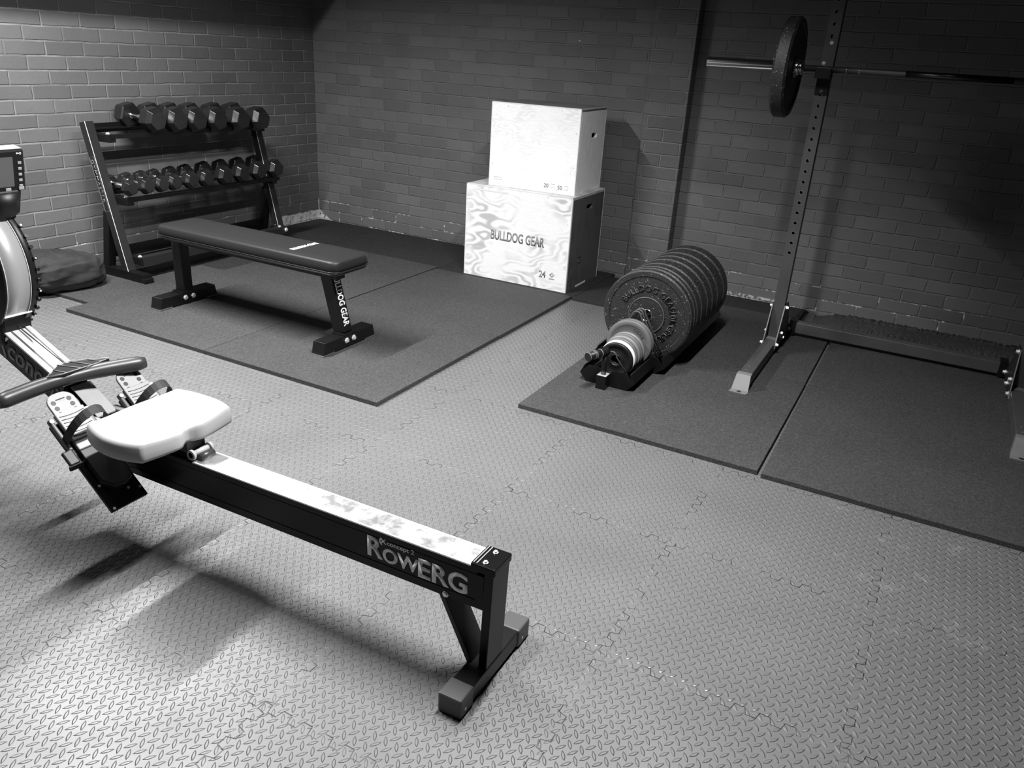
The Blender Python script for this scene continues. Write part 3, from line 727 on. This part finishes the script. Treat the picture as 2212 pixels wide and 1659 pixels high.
# ------------------------------------------------------------------ squat rig
def rig():
    R = thing('squat_rig', (4.42, -.85, .02), 'grey steel squat rig with drilled uprights and a low cross member against the back wall', 'rack')
    for xc in (3.862, 4.985):
        yf, yb, wd = -.888, -.832, .055
        # upright: front face drilled with a ladder of real holes
        b = MB(); x0, x1 = xc - wd / 2, xc + wd / 2; zs = [.535 + .05 * k for k in range(36)]; rH = .0082; n = 16
        zl = .04; zt = 2.36
        def quadface(ya, za, zb, flip):
            vs = [(x0, ya, za), (x1, ya, za), (x1, ya, zb), (x0, ya, zb)]; b.add(vs, [(0, 1, 2, 3)])
        for ya in (yf, yb):
            cur = zl
            for z in zs:
                if z > zt - .03: break
                quadface(ya, cur, z - .025, 0); cur = z + .025
                ring = [(xc + rH * math.cos(2 * PI * i / n + PI / 4), ya, z + rH * math.sin(2 * PI * i / n + PI / 4)) for i in range(n)]
                outer = []
                for i in range(n):
                    a = 2 * PI * i / n + PI / 4; c_, s_ = math.cos(a), math.sin(a); t = min((wd / 2) / max(abs(c_), 1e-6), .025 / max(abs(s_), 1e-6)); outer.append([xc + c_ * t, ya, z + s_ * t])
                for (X, Z) in ((x0, z - .025), (x1, z - .025), (x1, z + .025), (x0, z + .025)):
                    k = min(range(n), key=lambda i: (outer[i][0] - X) ** 2 + (outer[i][2] - Z) ** 2); outer[k] = [X, ya, Z]
                b.add(outer + ring, [(i, (i + 1) % n, n + (i + 1) % n, n + i) for i in range(n)])
                if ya == yf:
                    ring2 = [(p[0], ya + .004, p[2]) for p in ring]; b.add(ring + ring2, [(i, (i + 1) % n, n + (i + 1) % n, n + i) for i in range(n)])
            quadface(ya, cur, zt, 0)
        for xx in (x0, x1): b.add([(xx, yf, zl), (xx, yb, zl), (xx, yb, zt), (xx, yf, zt)], [(0, 1, 2, 3)])
        b.add([(x0, yf, zt), (x1, yf, zt), (x1, yb, zt), (x0, yb, zt)], [(0, 1, 2, 3)])
        U = b.build('upright', M['rig'], R)
        for z in zs:
            if z < 1.75: ro = MB().ring((xc, yf, z), (0, -1, 0), [(-.001, rH + .0002), (.0004, rH + .0002), (.0004, rH + .0016), (-.001, rH + .0016)], 16).build('hole_rim', M['rigcap'], R); ro.parent = U
        # foot along y
        F = MB().box(xc - .028, xc + .030, -1.51, -.54, .024, .083).build('foot', M['rig'], R, bevel=.003)
        cp = MB(); a0, a1 = xc - .031, xc + .033
        cp.add([(a0, -1.50, .021), (a1, -1.50, .021), (a1, -1.50, .087), (a0, -1.50, .087), (a0, -1.535, .087), (a1, -1.535, .087), (a0 - .006, -1.575, .024), (a1 + .006, -1.575, .024), (a0 - .010, -1.612, .024), (a1 + .002, -1.612, .024), (a0 - .010, -1.612, .0205), (a1 + .002, -1.612, .0205), (a1 + .010, -1.600, .024), (a1 + .010, -1.600, .0205)],
               [(0, 1, 2, 3), (3, 2, 5, 4), (4, 5, 7, 6), (6, 7, 12, 9, 8), (8, 9, 11, 10), (9, 12, 13, 11), (0, 3, 4, 6, 8, 10), (1, 13, 12, 7, 5, 2), (0, 10, 11, 13, 1)])
        co = cp.build('end_cap', M['rigcap'], R); co.parent = F
        h = MB().cyl((xc + .002, -1.594, .0238), (xc + .002, -1.594, .0246), .010, 16); ho = h.build('cap_hole', M['black2'], R); ho.parent = F
        wl = MB().box(xc - .027, xc + .029, -.93, -.889, .083, .0845); wo = wl.build('weld_plate', M['rigcap'], R); wo.parent = F
        for y in (-1.40, -1.46): po = MB().cyl((xc - .005, y, .083), (xc - .005, y, .0842), .004, 12).build('rivet', M['rigcap'], R); po.parent = F
        # gussets
        for s, xg in ((-1, xc - .0315), (1, xc + .0315)):
            G = MB().prism([(-.985, .045), (-.60, .045), (-.80, .262), (-.888, .262)], (xg - .003, 0, 0), (0, 1, 0), (0, 0, 1), 0, .006).build('gusset', M['rigdk'], R)
            e = MB().bar((xg, -.9855, .05), (xg, -.8885, .262), .0048, .0014, (0, -1, .4)); eo = e.build('gusset_edge', M['rigcap'], R); eo.parent = G
            xo = xg + s * .003 + (.0 if s > 0 else -.006 + .006)
            for (y, z) in ((-.862, .245), (-.888, .115), (-.815, .070), (-.965, .070), (-.625, .065)):
                q = bolt(R, (xg + s * .003, y, z), (s, 0, 0), .0085, .012); q.parent = G
    CM = MB().box(3.895, 4.954, -.600, -.545, .040, .100).build('cross_member', M['rig'], R, bevel=.003)
    for fx in (3.895, 4.92): so = MB().box(fx, fx + .035, -.604, -.541, .028, .110).build('flange', M['black'], R); so.parent = CM
    # top beam joins the uprights above the frame of the photo
    MB().box(3.89, 4.957, -.888, -.832, 2.28, 2.34).build('top_beam', M['rig'], R, bevel=.003)
    return R
rig()
def jcup(xc, label):
    R = thing('j_cup', (xc, -.90, 1.37), label, 'barbell hook', 'barbell hooks on the rig uprights')
    MB().box(xc - .029, xc + .029, -.8955, -.8885, 1.385, 1.524).build('back_plate', M['rig'], R, bevel=.001)
    MB().box(xc - .029, xc + .029, -.8965, -.8885, 1.285, 1.385).build('hook_body', M['black'], R, bevel=.002)
    MB().box(xc - .034, xc + .034, -.955, -.889, 1.355, 1.3815).build('shelf', M['black'], R, bevel=.002)
    MB().box(xc - .034, xc + .034, -.957, -.947, 1.3555, 1.402).build('lip', M['black'], R, bevel=.002)
    bolt(R, (xc + .004, -.8955, 1.507), (0, -1, 0), .0062, .004); bolt(R, (xc - .013, -.8955, 1.420), (0, -1, 0), .0062, .004); bolt(R, (xc, -.8965, 1.300), (0, -1, 0), .0055, .004, mat=M['mplastic'])
jcup(3.862, 'black barbell hook bolted to the left rig upright beside the bumper plate')
def barbell():
    z, y = 1.396, -.920
    R = thing('barbell', (4.416, y, z), 'olympic barbell with a bright sleeve resting on the rig, one plate on its left end', 'barbell')
    P = lambda x: (x, y, z)
    MB().cyl(P(3.77), P(5.06), .0136, 32).build('shaft', M['knurl'], R)
    MB().cyl(P(4.203), P(4.620), .0141, 32).build('smooth_section', M['blkchrome'], R)
    for x in (3.955, 4.010): MB().ring(P(x), (1, 0, 0), [(0, .0132), (0, .0146), (.004, .0146), (.004, .0132)], 32).build('knurl_mark', M['chrome'], R)
    for s in (1, -1):
        cx = 4.416
        Q = lambda t: (cx + s * t, y, z)
        MB().lathe(Q(-.0) if 0 else (cx - s * 1.1, y, z), (s, 0, 0), [(0, .0225), (.002, .0245), (.416, .0245), (.418, .034), (.432, .034), (.434, .027), (.438, .031), (.447, .031), (.450, .018), (.456, .018)], 40).build('sleeve', M['steel'], R)
    return R
barbell()
bumper(-.920, .066, 1.402 - .005, 0, .2195, '', None) if False else None
def bar_plate():
    R = thing('bumper_plate', (3.70, -.920, 1.392), 'black bumper plate hanging high on the left sleeve of the barbell', 'weight plate')
    R0, th, x0 = .2195, .066, 3.668; e = .010; O = Vector((x0, -.920, 1.392)); D = Vector((1, 0, 0))
    prof = [(th, R0 - e), (th - e, R0), (e, R0), (0, R0 - e), (0, R0 - .03), (.004, R0 - .034), (.004, .088), (0, .084), (0, .026), (th, .026), (th, .05), (th - .008, .06), (th - .008, R0 - .034), (th, R0 - .03)]
    B = MB().ring(O, D, prof, 96).build('disc', M['bumper'], R)
    for p in B.data.polygons: p.use_smooth = True
    B.data.set_sharp_from_angle(angle=math.radians(30))
    MB().ring(O + D * (th - .008), D, [(0, .026), (0, .040), (.010, .040), (.010, .026)], 40).build('hub', M['chrome'], R)
bar_plate()

# ------------------------------------------------------------------ rowing machine
def RW(x, off, z): return Vector((x, -3.70 + off + .022 * (x - 3.74), z))       # the machine's long axis is turned a little off the wall
def rower():
    R = thing('rowing_machine', (3.0, -3.72, 0), 'rowing machine with a long silver rail, light grey seat and lettered black side', 'rowing machine')
    ax = Vector((1, .022, 0)).normalized(); ay = Vector((-.022, 1, 0)).normalized(); az = Vector((0, 0, 1))
    def bx(x0, x1, o0, o1, z0, z1, b=None):
        b = b or MB(); vs = [RW(x, o, z) for z in (z0, z1) for o in (o0, o1) for x in (x0, x1)]
        return b.add(vs, [(0, 2, 3, 1), (4, 5, 7, 6), (0, 1, 5, 4), (2, 6, 7, 3), (0, 4, 6, 2), (1, 3, 7, 5)])
    hw = .0365
    # --- rail
    b = MB(); bx(2.40, 3.745, -hw, hw, .309, .326, b); bx(2.40, 3.762, -hw, -hw + .010, .215, .309, b); bx(2.40, 3.762, hw - .010, hw, .215, .309, b); bx(2.40, 3.745, -hw + .010, hw - .010, .225, .240, b)
    rl = b.build('rail', M['ergblack'], R, bevel=.0015)
    def ch(nm, m, *a): q = bx(*a).build(nm, M[m], R); q.parent = rl; return q
    ch('rail_flute', 'ergblack', 2.40, 3.740, -hw - .0015, -hw, .236, .238)
    ch('track', 'rail', 2.86, 3.742, -hw - .001, hw + .001, .3262, .3295)
    ch('track_lip', 'edge', 2.87, 3.742, hw - .004, hw + .001, .3295, .3303)
    ch('track_lip', 'edge', 2.87, 3.742, -hw - .001, -hw + .003, .3295, .3301)
    ch('rail_well', 'ergblack', 2.42, 2.855, -hw + .010, hw - .010, .3262, .3272)
    # end stop
    e = bx(3.727, 3.790, -hw - .004, hw + .004, .318, .3385).build('end_cap', M['ergblack'], R, bevel=.003)
    for o in (-.020, .0, .020): pass
    g = MB(); bx(3.732, 3.7345, -hw, hw, .3385, .3400, g); bx(3.740, 3.7425, -hw, hw, .3385, .3400, g); go = g.build('cap_rib', M['lplastic'], R); go.parent = e
    for o in (-.024, .022):
        q = bolt(R, RW(3.757, o, .3385), (0, 0, 1), .0048, .005); q.parent = e
    # --- lettering on the near side of the rail
    s0 = RW(3.478, -hw - .0006, 0)
    def onrail(x, z): return RW(x, -hw - .0006, z)
    t = text('lettering', 'R', .078, M['lightgrey'], R, onrail(3.436, .252), ax, az, xs=.98, bold=.0022); t.parent = rl
    t = text('lettering', 'OW', .054, M['lightgrey'], R, onrail(3.484, .2500), ax, az, xs=1.02, bold=.0018); t.parent = rl
    t = text('lettering', 'ERG', .072, M['lightgrey'], R, onrail(3.583, .2445), ax, az, xs=1.06, bold=.0022); t.parent = rl
    t = text('lettering', 'concept 2', .017, M['lightgrey'], R, onrail(3.497, .2985), ax, az, xs=1.15, bold=.0004); t.parent = rl
    t = text('lettering', '(', .020, M['lightgrey'], R, onrail(3.4745, .2985), ax, az, xs=1.3, bold=.0010); t.parent = rl
    t = text('lettering', 'X', .018, M['lightgrey'], R, onrail(3.4800, .2985), ax, az, xs=1.1, bold=.0008); t.parent = rl
    q = bolt(R, RW(3.663, -hw, .222), -ay, .006, .005); q.parent = rl
    # --- rear legs and foot
    MB().bar(RW(3.770, 0, .045), RW(3.775, 0, .325), .022, .078, (0, 1, 0)).build('leg', M['ergblack'], R, bevel=.002)
    MB().bar(RW(3.735, 0, .045), RW(3.650, 0, .218), .014, .072, (0, 1, 0)).build('brace_leg', M['rigdk'], R, bevel=.002)
    f = MB(); bx(3.727, 3.783, -.130, .150, .006, .052, f); F = f.build('foot', M['black2'], R, bevel=.004)
    for s in (-1, 1):
        c_ = MB(); a, b2 = ((-.100, -.158) if s < 0 else (.116, .178)); bx(3.724, 3.786, min(a, b2), max(a, b2), .0, .0555, c_); co = c_.build('rubber_cap', M['mplastic'], R, bevel=.005); co.parent = F
        q = MB().cyl(RW(3.786, s * .138, .020), RW(3.787, s * .138, .020), .004, 12).build('cap_screw', M['bolt'], R); q.parent = F
    # --- front beam, sloping up to the flywheel
    dz = -.46; bl = Vector((1, .022, dz)).normalized(); bn = ay.cross(bl).normalized(); bn = bn if bn.z > 0 else -bn
    A = RW(2.36, 0, .425); Bp = RW(1.72, 0, .425 + .64 * .46)
    def beam(o0, o1, n0, n1, p=A, q_=Bp):
        vs = [e_ + ay * o + bn * n for e_ in (p, q_) for (o, n) in ((o0, n0), (o1, n0), (o1, n1), (o0, n1))]
        return MB().add(vs, [(3, 2, 1, 0), (4, 5, 6, 7), (0, 1, 5, 4), (1, 2, 6, 5), (2, 3, 7, 6), (3, 0, 4, 7)])
    be = beam(-.0375, .0375, -.084, 0).build('front_beam', M['ergblack'], R, bevel=.0015)
    tp = beam(-.0385, .022, 0, .006).build('beam_top', M['alu'], R, bevel=.001); tp.parent = be
    tp = beam(.024, .0385, 0, .010).build('beam_top', M['alu'], R, bevel=.001); tp.parent = be
    tp = beam(-.022, -.016, .006, .0066).build('beam_groove', M['mplastic'], R); tp.parent = be
    def onbeam(s, n): return A + (Bp - A).normalized() * s - ay * .0382 + bn * n
    t = text('lettering', 'concept 2', .088, M['lplastic'], R, onbeam(.245, -.062), bl, bn, xs=.92, bold=.0022); t.parent = be
    t = text('lettering', 'X', .104, M['lplastic'], R, onbeam(.300, -.074), bl, bn, xs=.75, bold=.0015); t.parent = be
    t = text('lettering', '(', .100, M['lplastic'], R, onbeam(.335, -.066), bl, bn, xs=.8, bold=.003); t.parent = be
    # joint between rail and beam, with the clamp tube across it
    j = MB(); 
    vs = [RW(x, o, z) for o in (-.034, .034) for (x, z) in ((2.30, .345), (2.36, .425), (2.47, .335), (2.47, .228), (2.38, .228))]
    j.add(vs, [(4, 3, 2, 1, 0), (5, 6, 7, 8, 9), (0, 1, 6, 5), (1, 2, 7, 6), (2, 3, 8, 7), (3, 4, 9, 8), (4, 0, 5, 9)]); jo = j.build('frame_joint', M['ergblack'], R, bevel=.003)
    k = MB(); vs = [RW(x, o, z) for (x, z) in ((2.375, .4215), (2.475, .3515)) for o in (-.027, .034)] + [RW(x, o, z) for (x, z) in ((2.375, .4255), (2.475, .3555)) for o in (-.027, .034)]
    k.add(vs, [(0, 1, 3, 2), (4, 6, 7, 5), (0, 4, 5, 1), (1, 5, 7, 3), (3, 7, 6, 2), (2, 6, 4, 0)]); ko = k.build('joint_cover', M['lplastic'], R); ko.parent = jo
    MB().cyl(RW(2.175, -.075, .358), RW(2.175, .10, .358), .017, 24).build('cross_tube', M['mplastic'], R)
    c_ = MB().cyl(RW(2.175, -.083, .358), RW(2.175, -.075, .358), .0175, 24).build('tube_plug', M['dplastic'], R)
    # --- flywheel housing
    FX, FZ, FR = 1.985, .722, .205
    o0 = RW(FX, 0, FZ)
    fly = MB().ring(o0 - ay * .050, ay, [(0, .05), (0, FR - .004), (.003, FR), (.008, FR), (.008, FR - .004), (.060, FR - .004), (.060, .05)], 96).build('housing', M['dplastic'], R)
    fs = MB().ring(o0 + ay * .026, ay, [(0, .05), (0, FR - .003), (.003, FR + .002), (.022, FR + .002), (.026, FR - .004), (.026, .05)], 96).build('housing', M['dplastic'], R)
    # perforated band: round the front three quarters
    bd = MB(); n = 64; rr = FR - .001
    for i in range(n + 1):
        th = math.radians(-38 + 240 * i / n)
        for (o, r_) in ((-.042, rr), (.026, rr), (.026, rr - .003), (-.042, rr - .003)): bd.v.append(RW(FX + r_ * math.cos(th), o, FZ + r_ * math.sin(th)))
    for i in range(n):
        for q in range(4): bd.f.append([i * 4 + q, i * 4 + (q + 1) % 4, (i + 1) * 4 + (q + 1) % 4, (i + 1) * 4 + q]); bd.sm.append(q in (0, 2))
    pb = bd.build('perforated_band', M['perf'], R); pb.parent = fly
    for o in (-.0425, .0265):
        ln = MB(); ln.tube([RW(FX + (FR + .0005) * math.cos(math.radians(t)), o, FZ + (FR + .0005) * math.sin(math.radians(t))) for t in range(-38, 140, 4)], .0012, 6); lo = ln.build('band_edge', M['edge'], R); lo.parent = fly
    lt = MB().bar(RW(FX + FR * math.cos(math.radians(-38)) + .003, -.046, FZ + FR * math.sin(math.radians(-38))), RW(FX + FR * math.cos(math.radians(-38)) + .003, .036, FZ + FR * math.sin(math.radians(-38))), .006, .004); lo = lt.build('band_clip', M['edge'], R); lo.parent = fly
    for i in range(22):
        t = math.radians(-70 + 9 * i); p = RW(FX + FR * math.cos(t), .050, FZ + FR * math.sin(t)); q = RW(FX + (FR + .007) * math.cos(t), .050, FZ + (FR + .007) * math.sin(t))
        s_ = MB().cyl(p, q, .006, 8).build('vent_lug', M['dplastic'], R); s_.parent = fly
        if i % 3 == 0: s_ = MB().cyl(q, q + (q - p) * .3, .003, 8).build('lug_screw', M['bolt'], R); s_.parent = fly
    # front legs and lower shroud
    lsh = MB(); vs = [RW(x, o, z) for o in (-.045, .048) for (x, z) in ((1.83, .50), (2.13, .62), (2.12, .50), (1.98, .46))]
    lsh.add(vs, [(3, 2, 1, 0), (4, 5, 6, 7), (0, 1, 5, 4), (1, 2, 6, 5), (2, 3, 7, 6), (3, 0, 4, 7)]); lsh.build('shroud', M['dplastic'], R, bevel=.01)
    MB().bar(RW(1.80, 0, .60), RW(1.45, 0, .03), .04, .06, (0, 1, 0)).build('front_leg', M['ergblack'], R, bevel=.003)
    bx(1.40, 1.46, -.22, .22, 0, .05).build('front_foot', M['ergblack'], R, bevel=.004)
    # --- monitor and its arm
    ar = MB(); pth = [RW(1.96, .0, .86), RW(2.06, .004, .89), RW(2.09, .005, .96)]
    ar.tube([RW(2.08, -.01, .80), RW(2.09, .0, .86), RW(2.11, .03, .905), RW(2.11, .03, .945)], [.020, .030, .048, .056], 24); ar.build('monitor_arm', M['dplastic'], R)
    mb = MB().bar(RW(2.11, -.03, .935), RW(2.11, .075, .935), .06, .030).build('arm_clamp', M['dplastic'], R, bevel=.006)
    PX = 2.145; fwd = Vector((math.cos(.14), 0, -math.sin(.14) * -1)); tl = -.17
    nn = (ax * math.cos(tl) + az * math.sin(tl)); uu = (az * math.cos(tl) - ax * math.sin(tl)); o = RW(PX, -.004, 1.003)
    def mon(a0, a1, b0, b1, d0, d1, nm, m, par=None, bev=0.0):
        vs = [o + ay * a + uu * b_ + nn * d for d in (d0, d1) for b_ in (b0, b1) for a in (a0, a1)]
        q = MB().add(vs, [(0, 2, 3, 1), (4, 5, 7, 6), (0, 1, 5, 4), (2, 6, 7, 3), (0, 4, 6, 2), (1, 3, 7, 5)]).build(nm, M[m], R, bevel=bev); q.parent = par or R; return q
    pm = mon(-.085, .102, -.060, .060, -.042, 0, 'monitor', 'dplastic', bev=.006)
    mon(-.080, .098, .0602, .0612, -.038, -.004, 'monitor_top', 'seat', pm)
    mon(-.070, .067, -.044, .040, 0, .0012, 'screen', 'screen', pm)
    for i in range(5): mon(.080, .091, .022 - .0165 * i - .004, .022 - .0165 * i + .004, 0, .003, 'button', 'button', pm, .0015)
    mon(.078, .094, -.056, -.046, 0, .003, 'button', 'seat', pm, .002); mon(.040, .056, -.057, -.047, 0, .003, 'button', 'seat', pm, .002); mon(.0, .016, -.057, -.047, 0, .003, 'button', 'seat', pm, .002)
    t = text('lettering', 'PM5', .0085, M['white'], R, o + nn * .0006 + ay * .078 + uu * .045, ay, uu, bold=.0002); t.parent = pm
    t = text('lettering', 'ROWER', .0085, M['white'], R, o + nn * .0006 + ay * .0 + uu * .045, ay, uu, bold=.0002); t.parent = pm
    # --- chain and handle
    MB().tube([RW(2.03, .006, .585), RW(2.31, .006, .474)], .0022, 6).build('chain', M['mplastic'], R)
    hz, hx = .463, 2.392
    hd = R
    pts = []; rad = []
    for i in range(25):
        s = -1 + 2 * i / 24; off = s * .205 - .038; a = abs(s)
        xx = hx + .030 * s + .045 * max(0, a - .25) ** 1.3; zz = hz - .004 * a
        pts.append(RW(xx, off, zz)); rad.append(.0225 if a > .45 else .0175 + .005 * a / .45)
    rad[0] = rad[-1] = .016; rad[1] = rad[-2] = .0215
    hb = MB().tube(pts, rad, 20).build('handle', M['grip'], R)
    web = MB(); wp = [(-.100, 0), (-.060, -.035), (-.030, -.060), (.006, -.060), (.046, -.034), (.090, .006), (.04, .014), (-.06, .012)]
    vs = [RW(hx + p[1], p[0], hz + .0205) for p in wp] + [RW(hx + p[1], p[0], hz - .004) for p in wp]; m = len(wp)
    web.add(vs, [tuple(range(m)), tuple(reversed(range(m, 2 * m)))] + [(i, (i + 1) % m, m + (i + 1) % m, m + i) for i in range(m)])
    wo = web.build('handle_web', M['dplastic'], R, bevel=.002); wo.parent = hb
    ed = MB()
    ed.tube([RW(hx + p[1], p[0], hz + .0222) for p in wp], .0013, 6, True)
    for (a, b2) in (((-.060, -.035), (-.050, .010)), ((-.030, -.060), (-.005, .010)), ((.006, -.060), (.028, .012)), ((.046, -.034), (.062, .009))):
        ed.tube([RW(hx + a[1], a[0], hz + .0222), RW(hx + b2[1], b2[0], hz + .0222)], .0013, 6)
    eo = ed.build('web_ribs', M['lplastic'], R); eo.parent = hb
    hk = MB()
    for s in (-1, 1): hk.tube([RW(hx - .085, s * .030, hz - .040), RW(hx - .080, s * .026, hz - .004), RW(hx - .050, s * .020, hz + .008), RW(hx - .020, s * .014, hz + .004)], .006, 10)
    hk.build('handle_hook', M['dplastic'], R)
    # --- footrests
    sd = Vector((1, .022, -.95)).normalized(); sn = ay.cross(sd); sn = sn if sn.z > 0 else -sn
    for s in (-1, 1):
        oc = s * .1075; top = RW(2.470, oc, .380)
        def pl(u0, u1, w0, w1, n0, n1, nm, m, par=None, bev=.0, taper=0):
            vs = [top + sd * u + ay * (w_ * (1 - taper * (u == u0))) + sn * n for n in (n0, n1) for w_ in (w0, w1) for u in (u0, u1)]
            q = MB().add(vs, [(0, 2, 3, 1), (4, 5, 7, 6), (0, 1, 5, 4), (2, 6, 7, 3), (0, 4, 6, 2), (1, 3, 7, 5)]).build(nm, M[m], R, bevel=bev); q.parent = par or R; return q
        fb = pl(0, .292, -.058, .058, -.012, 0, 'footboard', 'dplastic', bev=.003)
        # heel cup: rounded shallow tray
        hc = MB(); P = [(-.040, .0), (.046, .0), (.050, .10), (.044, .125), (.015, .137), (-.018, .133), (-.040, .105)]
        vs = [top + sd * (.100 + p[1]) + ay * p[0] + sn * .018 for p in P] + [top + sd * (.100 + p[1] * 1.03) + ay * p[0] * 1.06 for p in P]; m = len(P)
        hc.add(vs, [tuple(range(m)), tuple(reversed(range(m, 2 * m)))] + [(i, (i + 1) % m, m + (i + 1) % m, m + i) for i in range(m)]); q = hc.build('heel_cup', M['dplastic'], R, bevel=.004, seg=3); q.parent = fb
        rp = pl(-.020, .070, -.038, .048, .004, .020, 'ribbed_pad', 'lplastic', fb, .003)
        for i in range(7):
            k_ = MB(); u = -.008 + i * .0105
            k_.tube([top + sd * (u + .004 * (1 - ((w_ / .04) ** 2))) * 1 + ay * (w_ + .005) + sn * .0205 for w_ in (-.036, -.018, 0, .018, .036)], .0011, 6); ko = k_.build('pad_rib', M['mplastic'], R); ko.parent = rp
        pl(.070, .100, -.038, .048, .002, .018, 'heel_plate', 'lplastic', fb, .003)
        # toe plate with two columns of holes
        tp = MB(); P = rounded(.080, .112, .030, 6); vs = [top + sd * (-.022 + p[1]) + ay * (p[0] + .004) + sn * n for n in (.010, .018) for p in P]; m = len(P)
        tp.add(vs, [tuple(reversed(range(m))), tuple(range(m, 2 * m))] + [(i, (i + 1) % m, m + (i + 1) % m, m + i) for i in range(m)]); tq = tp.build('toe_plate', M['lplastic'], R, bevel=.002); tq.parent = fb
        for c2 in (-.020, .026):
            for i in range(4): p = top + sd * (-.052 + .0185 * i) + ay * c2 + sn * .0181; q = MB().cyl(p, p + sn * .0006, .0068, 14).build('plate_hole', M['dplastic'], R); q.parent = tq
        br = MB().bar(top + sd * -.058 + ay * -.010 + sn * .019, top + sd * -.058 + ay * .016 + sn * .019, .002, .002).build('grip_line', M['mplastic'], R); br.parent = tq
        # side brace bars of the footboard, with screws
        for w_ in (-.052, .054):
            q = MB().bar(top + sd * -.015 + ay * w_ + sn * .004, top + sd * .090 + ay * w_ + sn * .004, .012, .016, tuple(sn)).build('side_bar', M['mplastic'], R, bevel=.004); q.parent = fb
            p = top + sd * -.006 + ay * w_ + sn * .012; q = MB().cyl(p, p + sn * .003, .0055, 12).build('screw', M['bolt'], R); q.parent = fb
        for (u, w_) in ((.130, -.052), (.210, -.045), (.205, .040), (.285, -.048), (.262, .050), (.250, .02)):
            p = top + sd * u + ay * w_; q = MB().cyl(p, p + sn * .002, .004, 10).build('screw', M['bolt'], R); q.parent = fb
        # strap arched over the pad
        path = []
        for i in range(15):
            a = PI * i / 14; path.append(top + sd * (.060 - .02 * math.sin(a)) + ay * (-.058 * math.cos(a) + .004) + sn * (.012 + .104 * math.sin(a) ** .8))
        st = MB().tube(path, 0, flat=(.026, .0025, tuple(sn)), smooth=False)
        stp = MB(); vs = []
        for i, p in enumerate(path):
            vs += [p + sd * -.013, p + sd * .013, p + sd * .013 + sn * .002, p + sd * -.013 + sn * .002]
        n = len(path); stp.add(vs, [(i * 4 + q, i * 4 + (q + 1) % 4, (i + 1) * 4 + (q + 1) % 4, (i + 1) * 4 + q) for i in range(n - 1) for q in range(4)]); q = stp.build('foot_strap', M['strap'], R); q.parent = fb
        p = top + sd * .085 + ay * -.066 + sn * .006; bk = MB().bar(p, p + sd * .045, .030, .012, tuple(sn)).build('buckle', M['dplastic'], R, bevel=.004); bk.parent = fb
        ft = p + sd * .050; bk = MB().bar(ft - ay * .021, ft + ay * .021, .010, .014).build('strap_end', M['strap'], R, bevel=.004); bk.parent = fb
        # bracket joining the footboard to the frame
        vs = [RW(x, o, z) for o in (s * .032, s * .055) for (x, z) in ((2.44, .36), (2.50, .36), (2.62, .25), (2.56, .23))]
        q = MB().add(vs, [(3, 2, 1, 0), (4, 5, 6, 7), (0, 1, 5, 4), (1, 2, 6, 5), (2, 3, 7, 6), (3, 0, 4, 7)]).build('foot_bracket', M['lplastic'], R, bevel=.003)
    # --- seat
    seat = MB(); nu, nv = 40, 28; cxs, hxw, hyw = 2.745, .112, .166; vs = []
    def sup(u, v): return u * math.sqrt(1 - v * v / 4.6), v * math.sqrt(1 - u * u / 4.2)
    def top_z(u, v):          # u front-back, v left-right: two shallow dishes, raised rear edge, notch at the tail
        z = .431 - .019 * math.exp(-((abs(v) - .42) / .26) ** 2) * math.exp(-((u - .15) / .6) ** 2)
        z += .006 * max(0, u - .5) * 0 + .010 * max(0, abs(v) - .6) * 1.0
        z -= .022 * math.exp(-(v / .22) ** 2) * max(0, (u - .2)) * 1.1
        z += .008 * max(0, -u - .2)
        return z
    for (lev, k, zoff) in ((0, .93, -.046), (1, .985, -.042), (2, 1.0, -.012), (3, .992, -.004), (4, .965, .0)):
        pass
    us = [-1 + 2 * i / nu for i in range(nu + 1)]; vv = [-1 + 2 * j / nv for j in range(nv + 1)]
    idx = {}
    for i, u in enumerate(us):
        for j, v in enumerate(vv):
            a, b_ = sup(u, v); e_ = max(abs(u), abs(v)); dr = .0 if e_ < .93 else -.006 * ((e_ - .93) / .07) ** 2
            notch = .024 * math.exp(-(v / .16) ** 2) * max(0, u) ** 4
            idx[(i, j)] = len(vs); vs.append(RW(cxs + hxw * a - notch, -.026 + hyw * b_, top_z(u, v) + dr))
    fs = [(idx[(i, j)], idx[(i + 1, j)], idx[(i + 1, j + 1)], idx[(i, j + 1)]) for i in range(nu) for j in range(nv)]
    rim = [idx[(i, 0)] for i in range(nu)] + [idx[(nu, j)] for j in range(nv)] + [idx[(i, nv)] for i in range(nu, 0, -1)] + [idx[(0, j)] for j in range(nv, 0, -1)]
    m = len(rim); base = []
    cc = RW(cxs, -.026, 0)
    for (k, zz) in ((1.012, -.008), (1.022, -.020), (1.022, -.040), (1.005, -.048), (.90, -.050)):
        row = []
        for r_i in rim:
            p = vs[r_i]; row.append(len(vs)); vs.append(Vector((cc.x + (p.x - cc.x) * k, cc.y + (p.y - cc.y) * k, (p.z + zz) if zz > -.03 else .430 + zz + .25 * (p.z - .430))))
        base.append(row)
    prev = rim
    for row in base:
        fs += [(prev[i], prev[(i + 1) % m], row[(i + 1) % m], row[i]) for i in range(m)]; prev = row
    seat.add(vs, fs, True); seat.add(vs, [tuple(prev)])
    so = seat.build('seat', M['seat'], R)
    uc = bx(2.655, 2.838, -.031, .031, .345, .379).build('carriage', M['dplastic'], R, bevel=.003)
    for x in (2.69, 2.853):
        q = MB().cyl(RW(x, -.034, .345), RW(x, .034, .345), .0085, 16).build('axle', M['seat'], R); q.parent = uc
        for o in (-.034, .026): q = MB().cyl(RW(x, o, .345), RW(x, o + .008, .345), .0145, 20).build('roller', M['seat'], R); q.parent = uc
    q = MB().cyl(RW(2.868, -.020, .335), RW(2.868, .026, .335), .012, 20).build('stop_bumper', M['grip'], R)
    return R
rower()
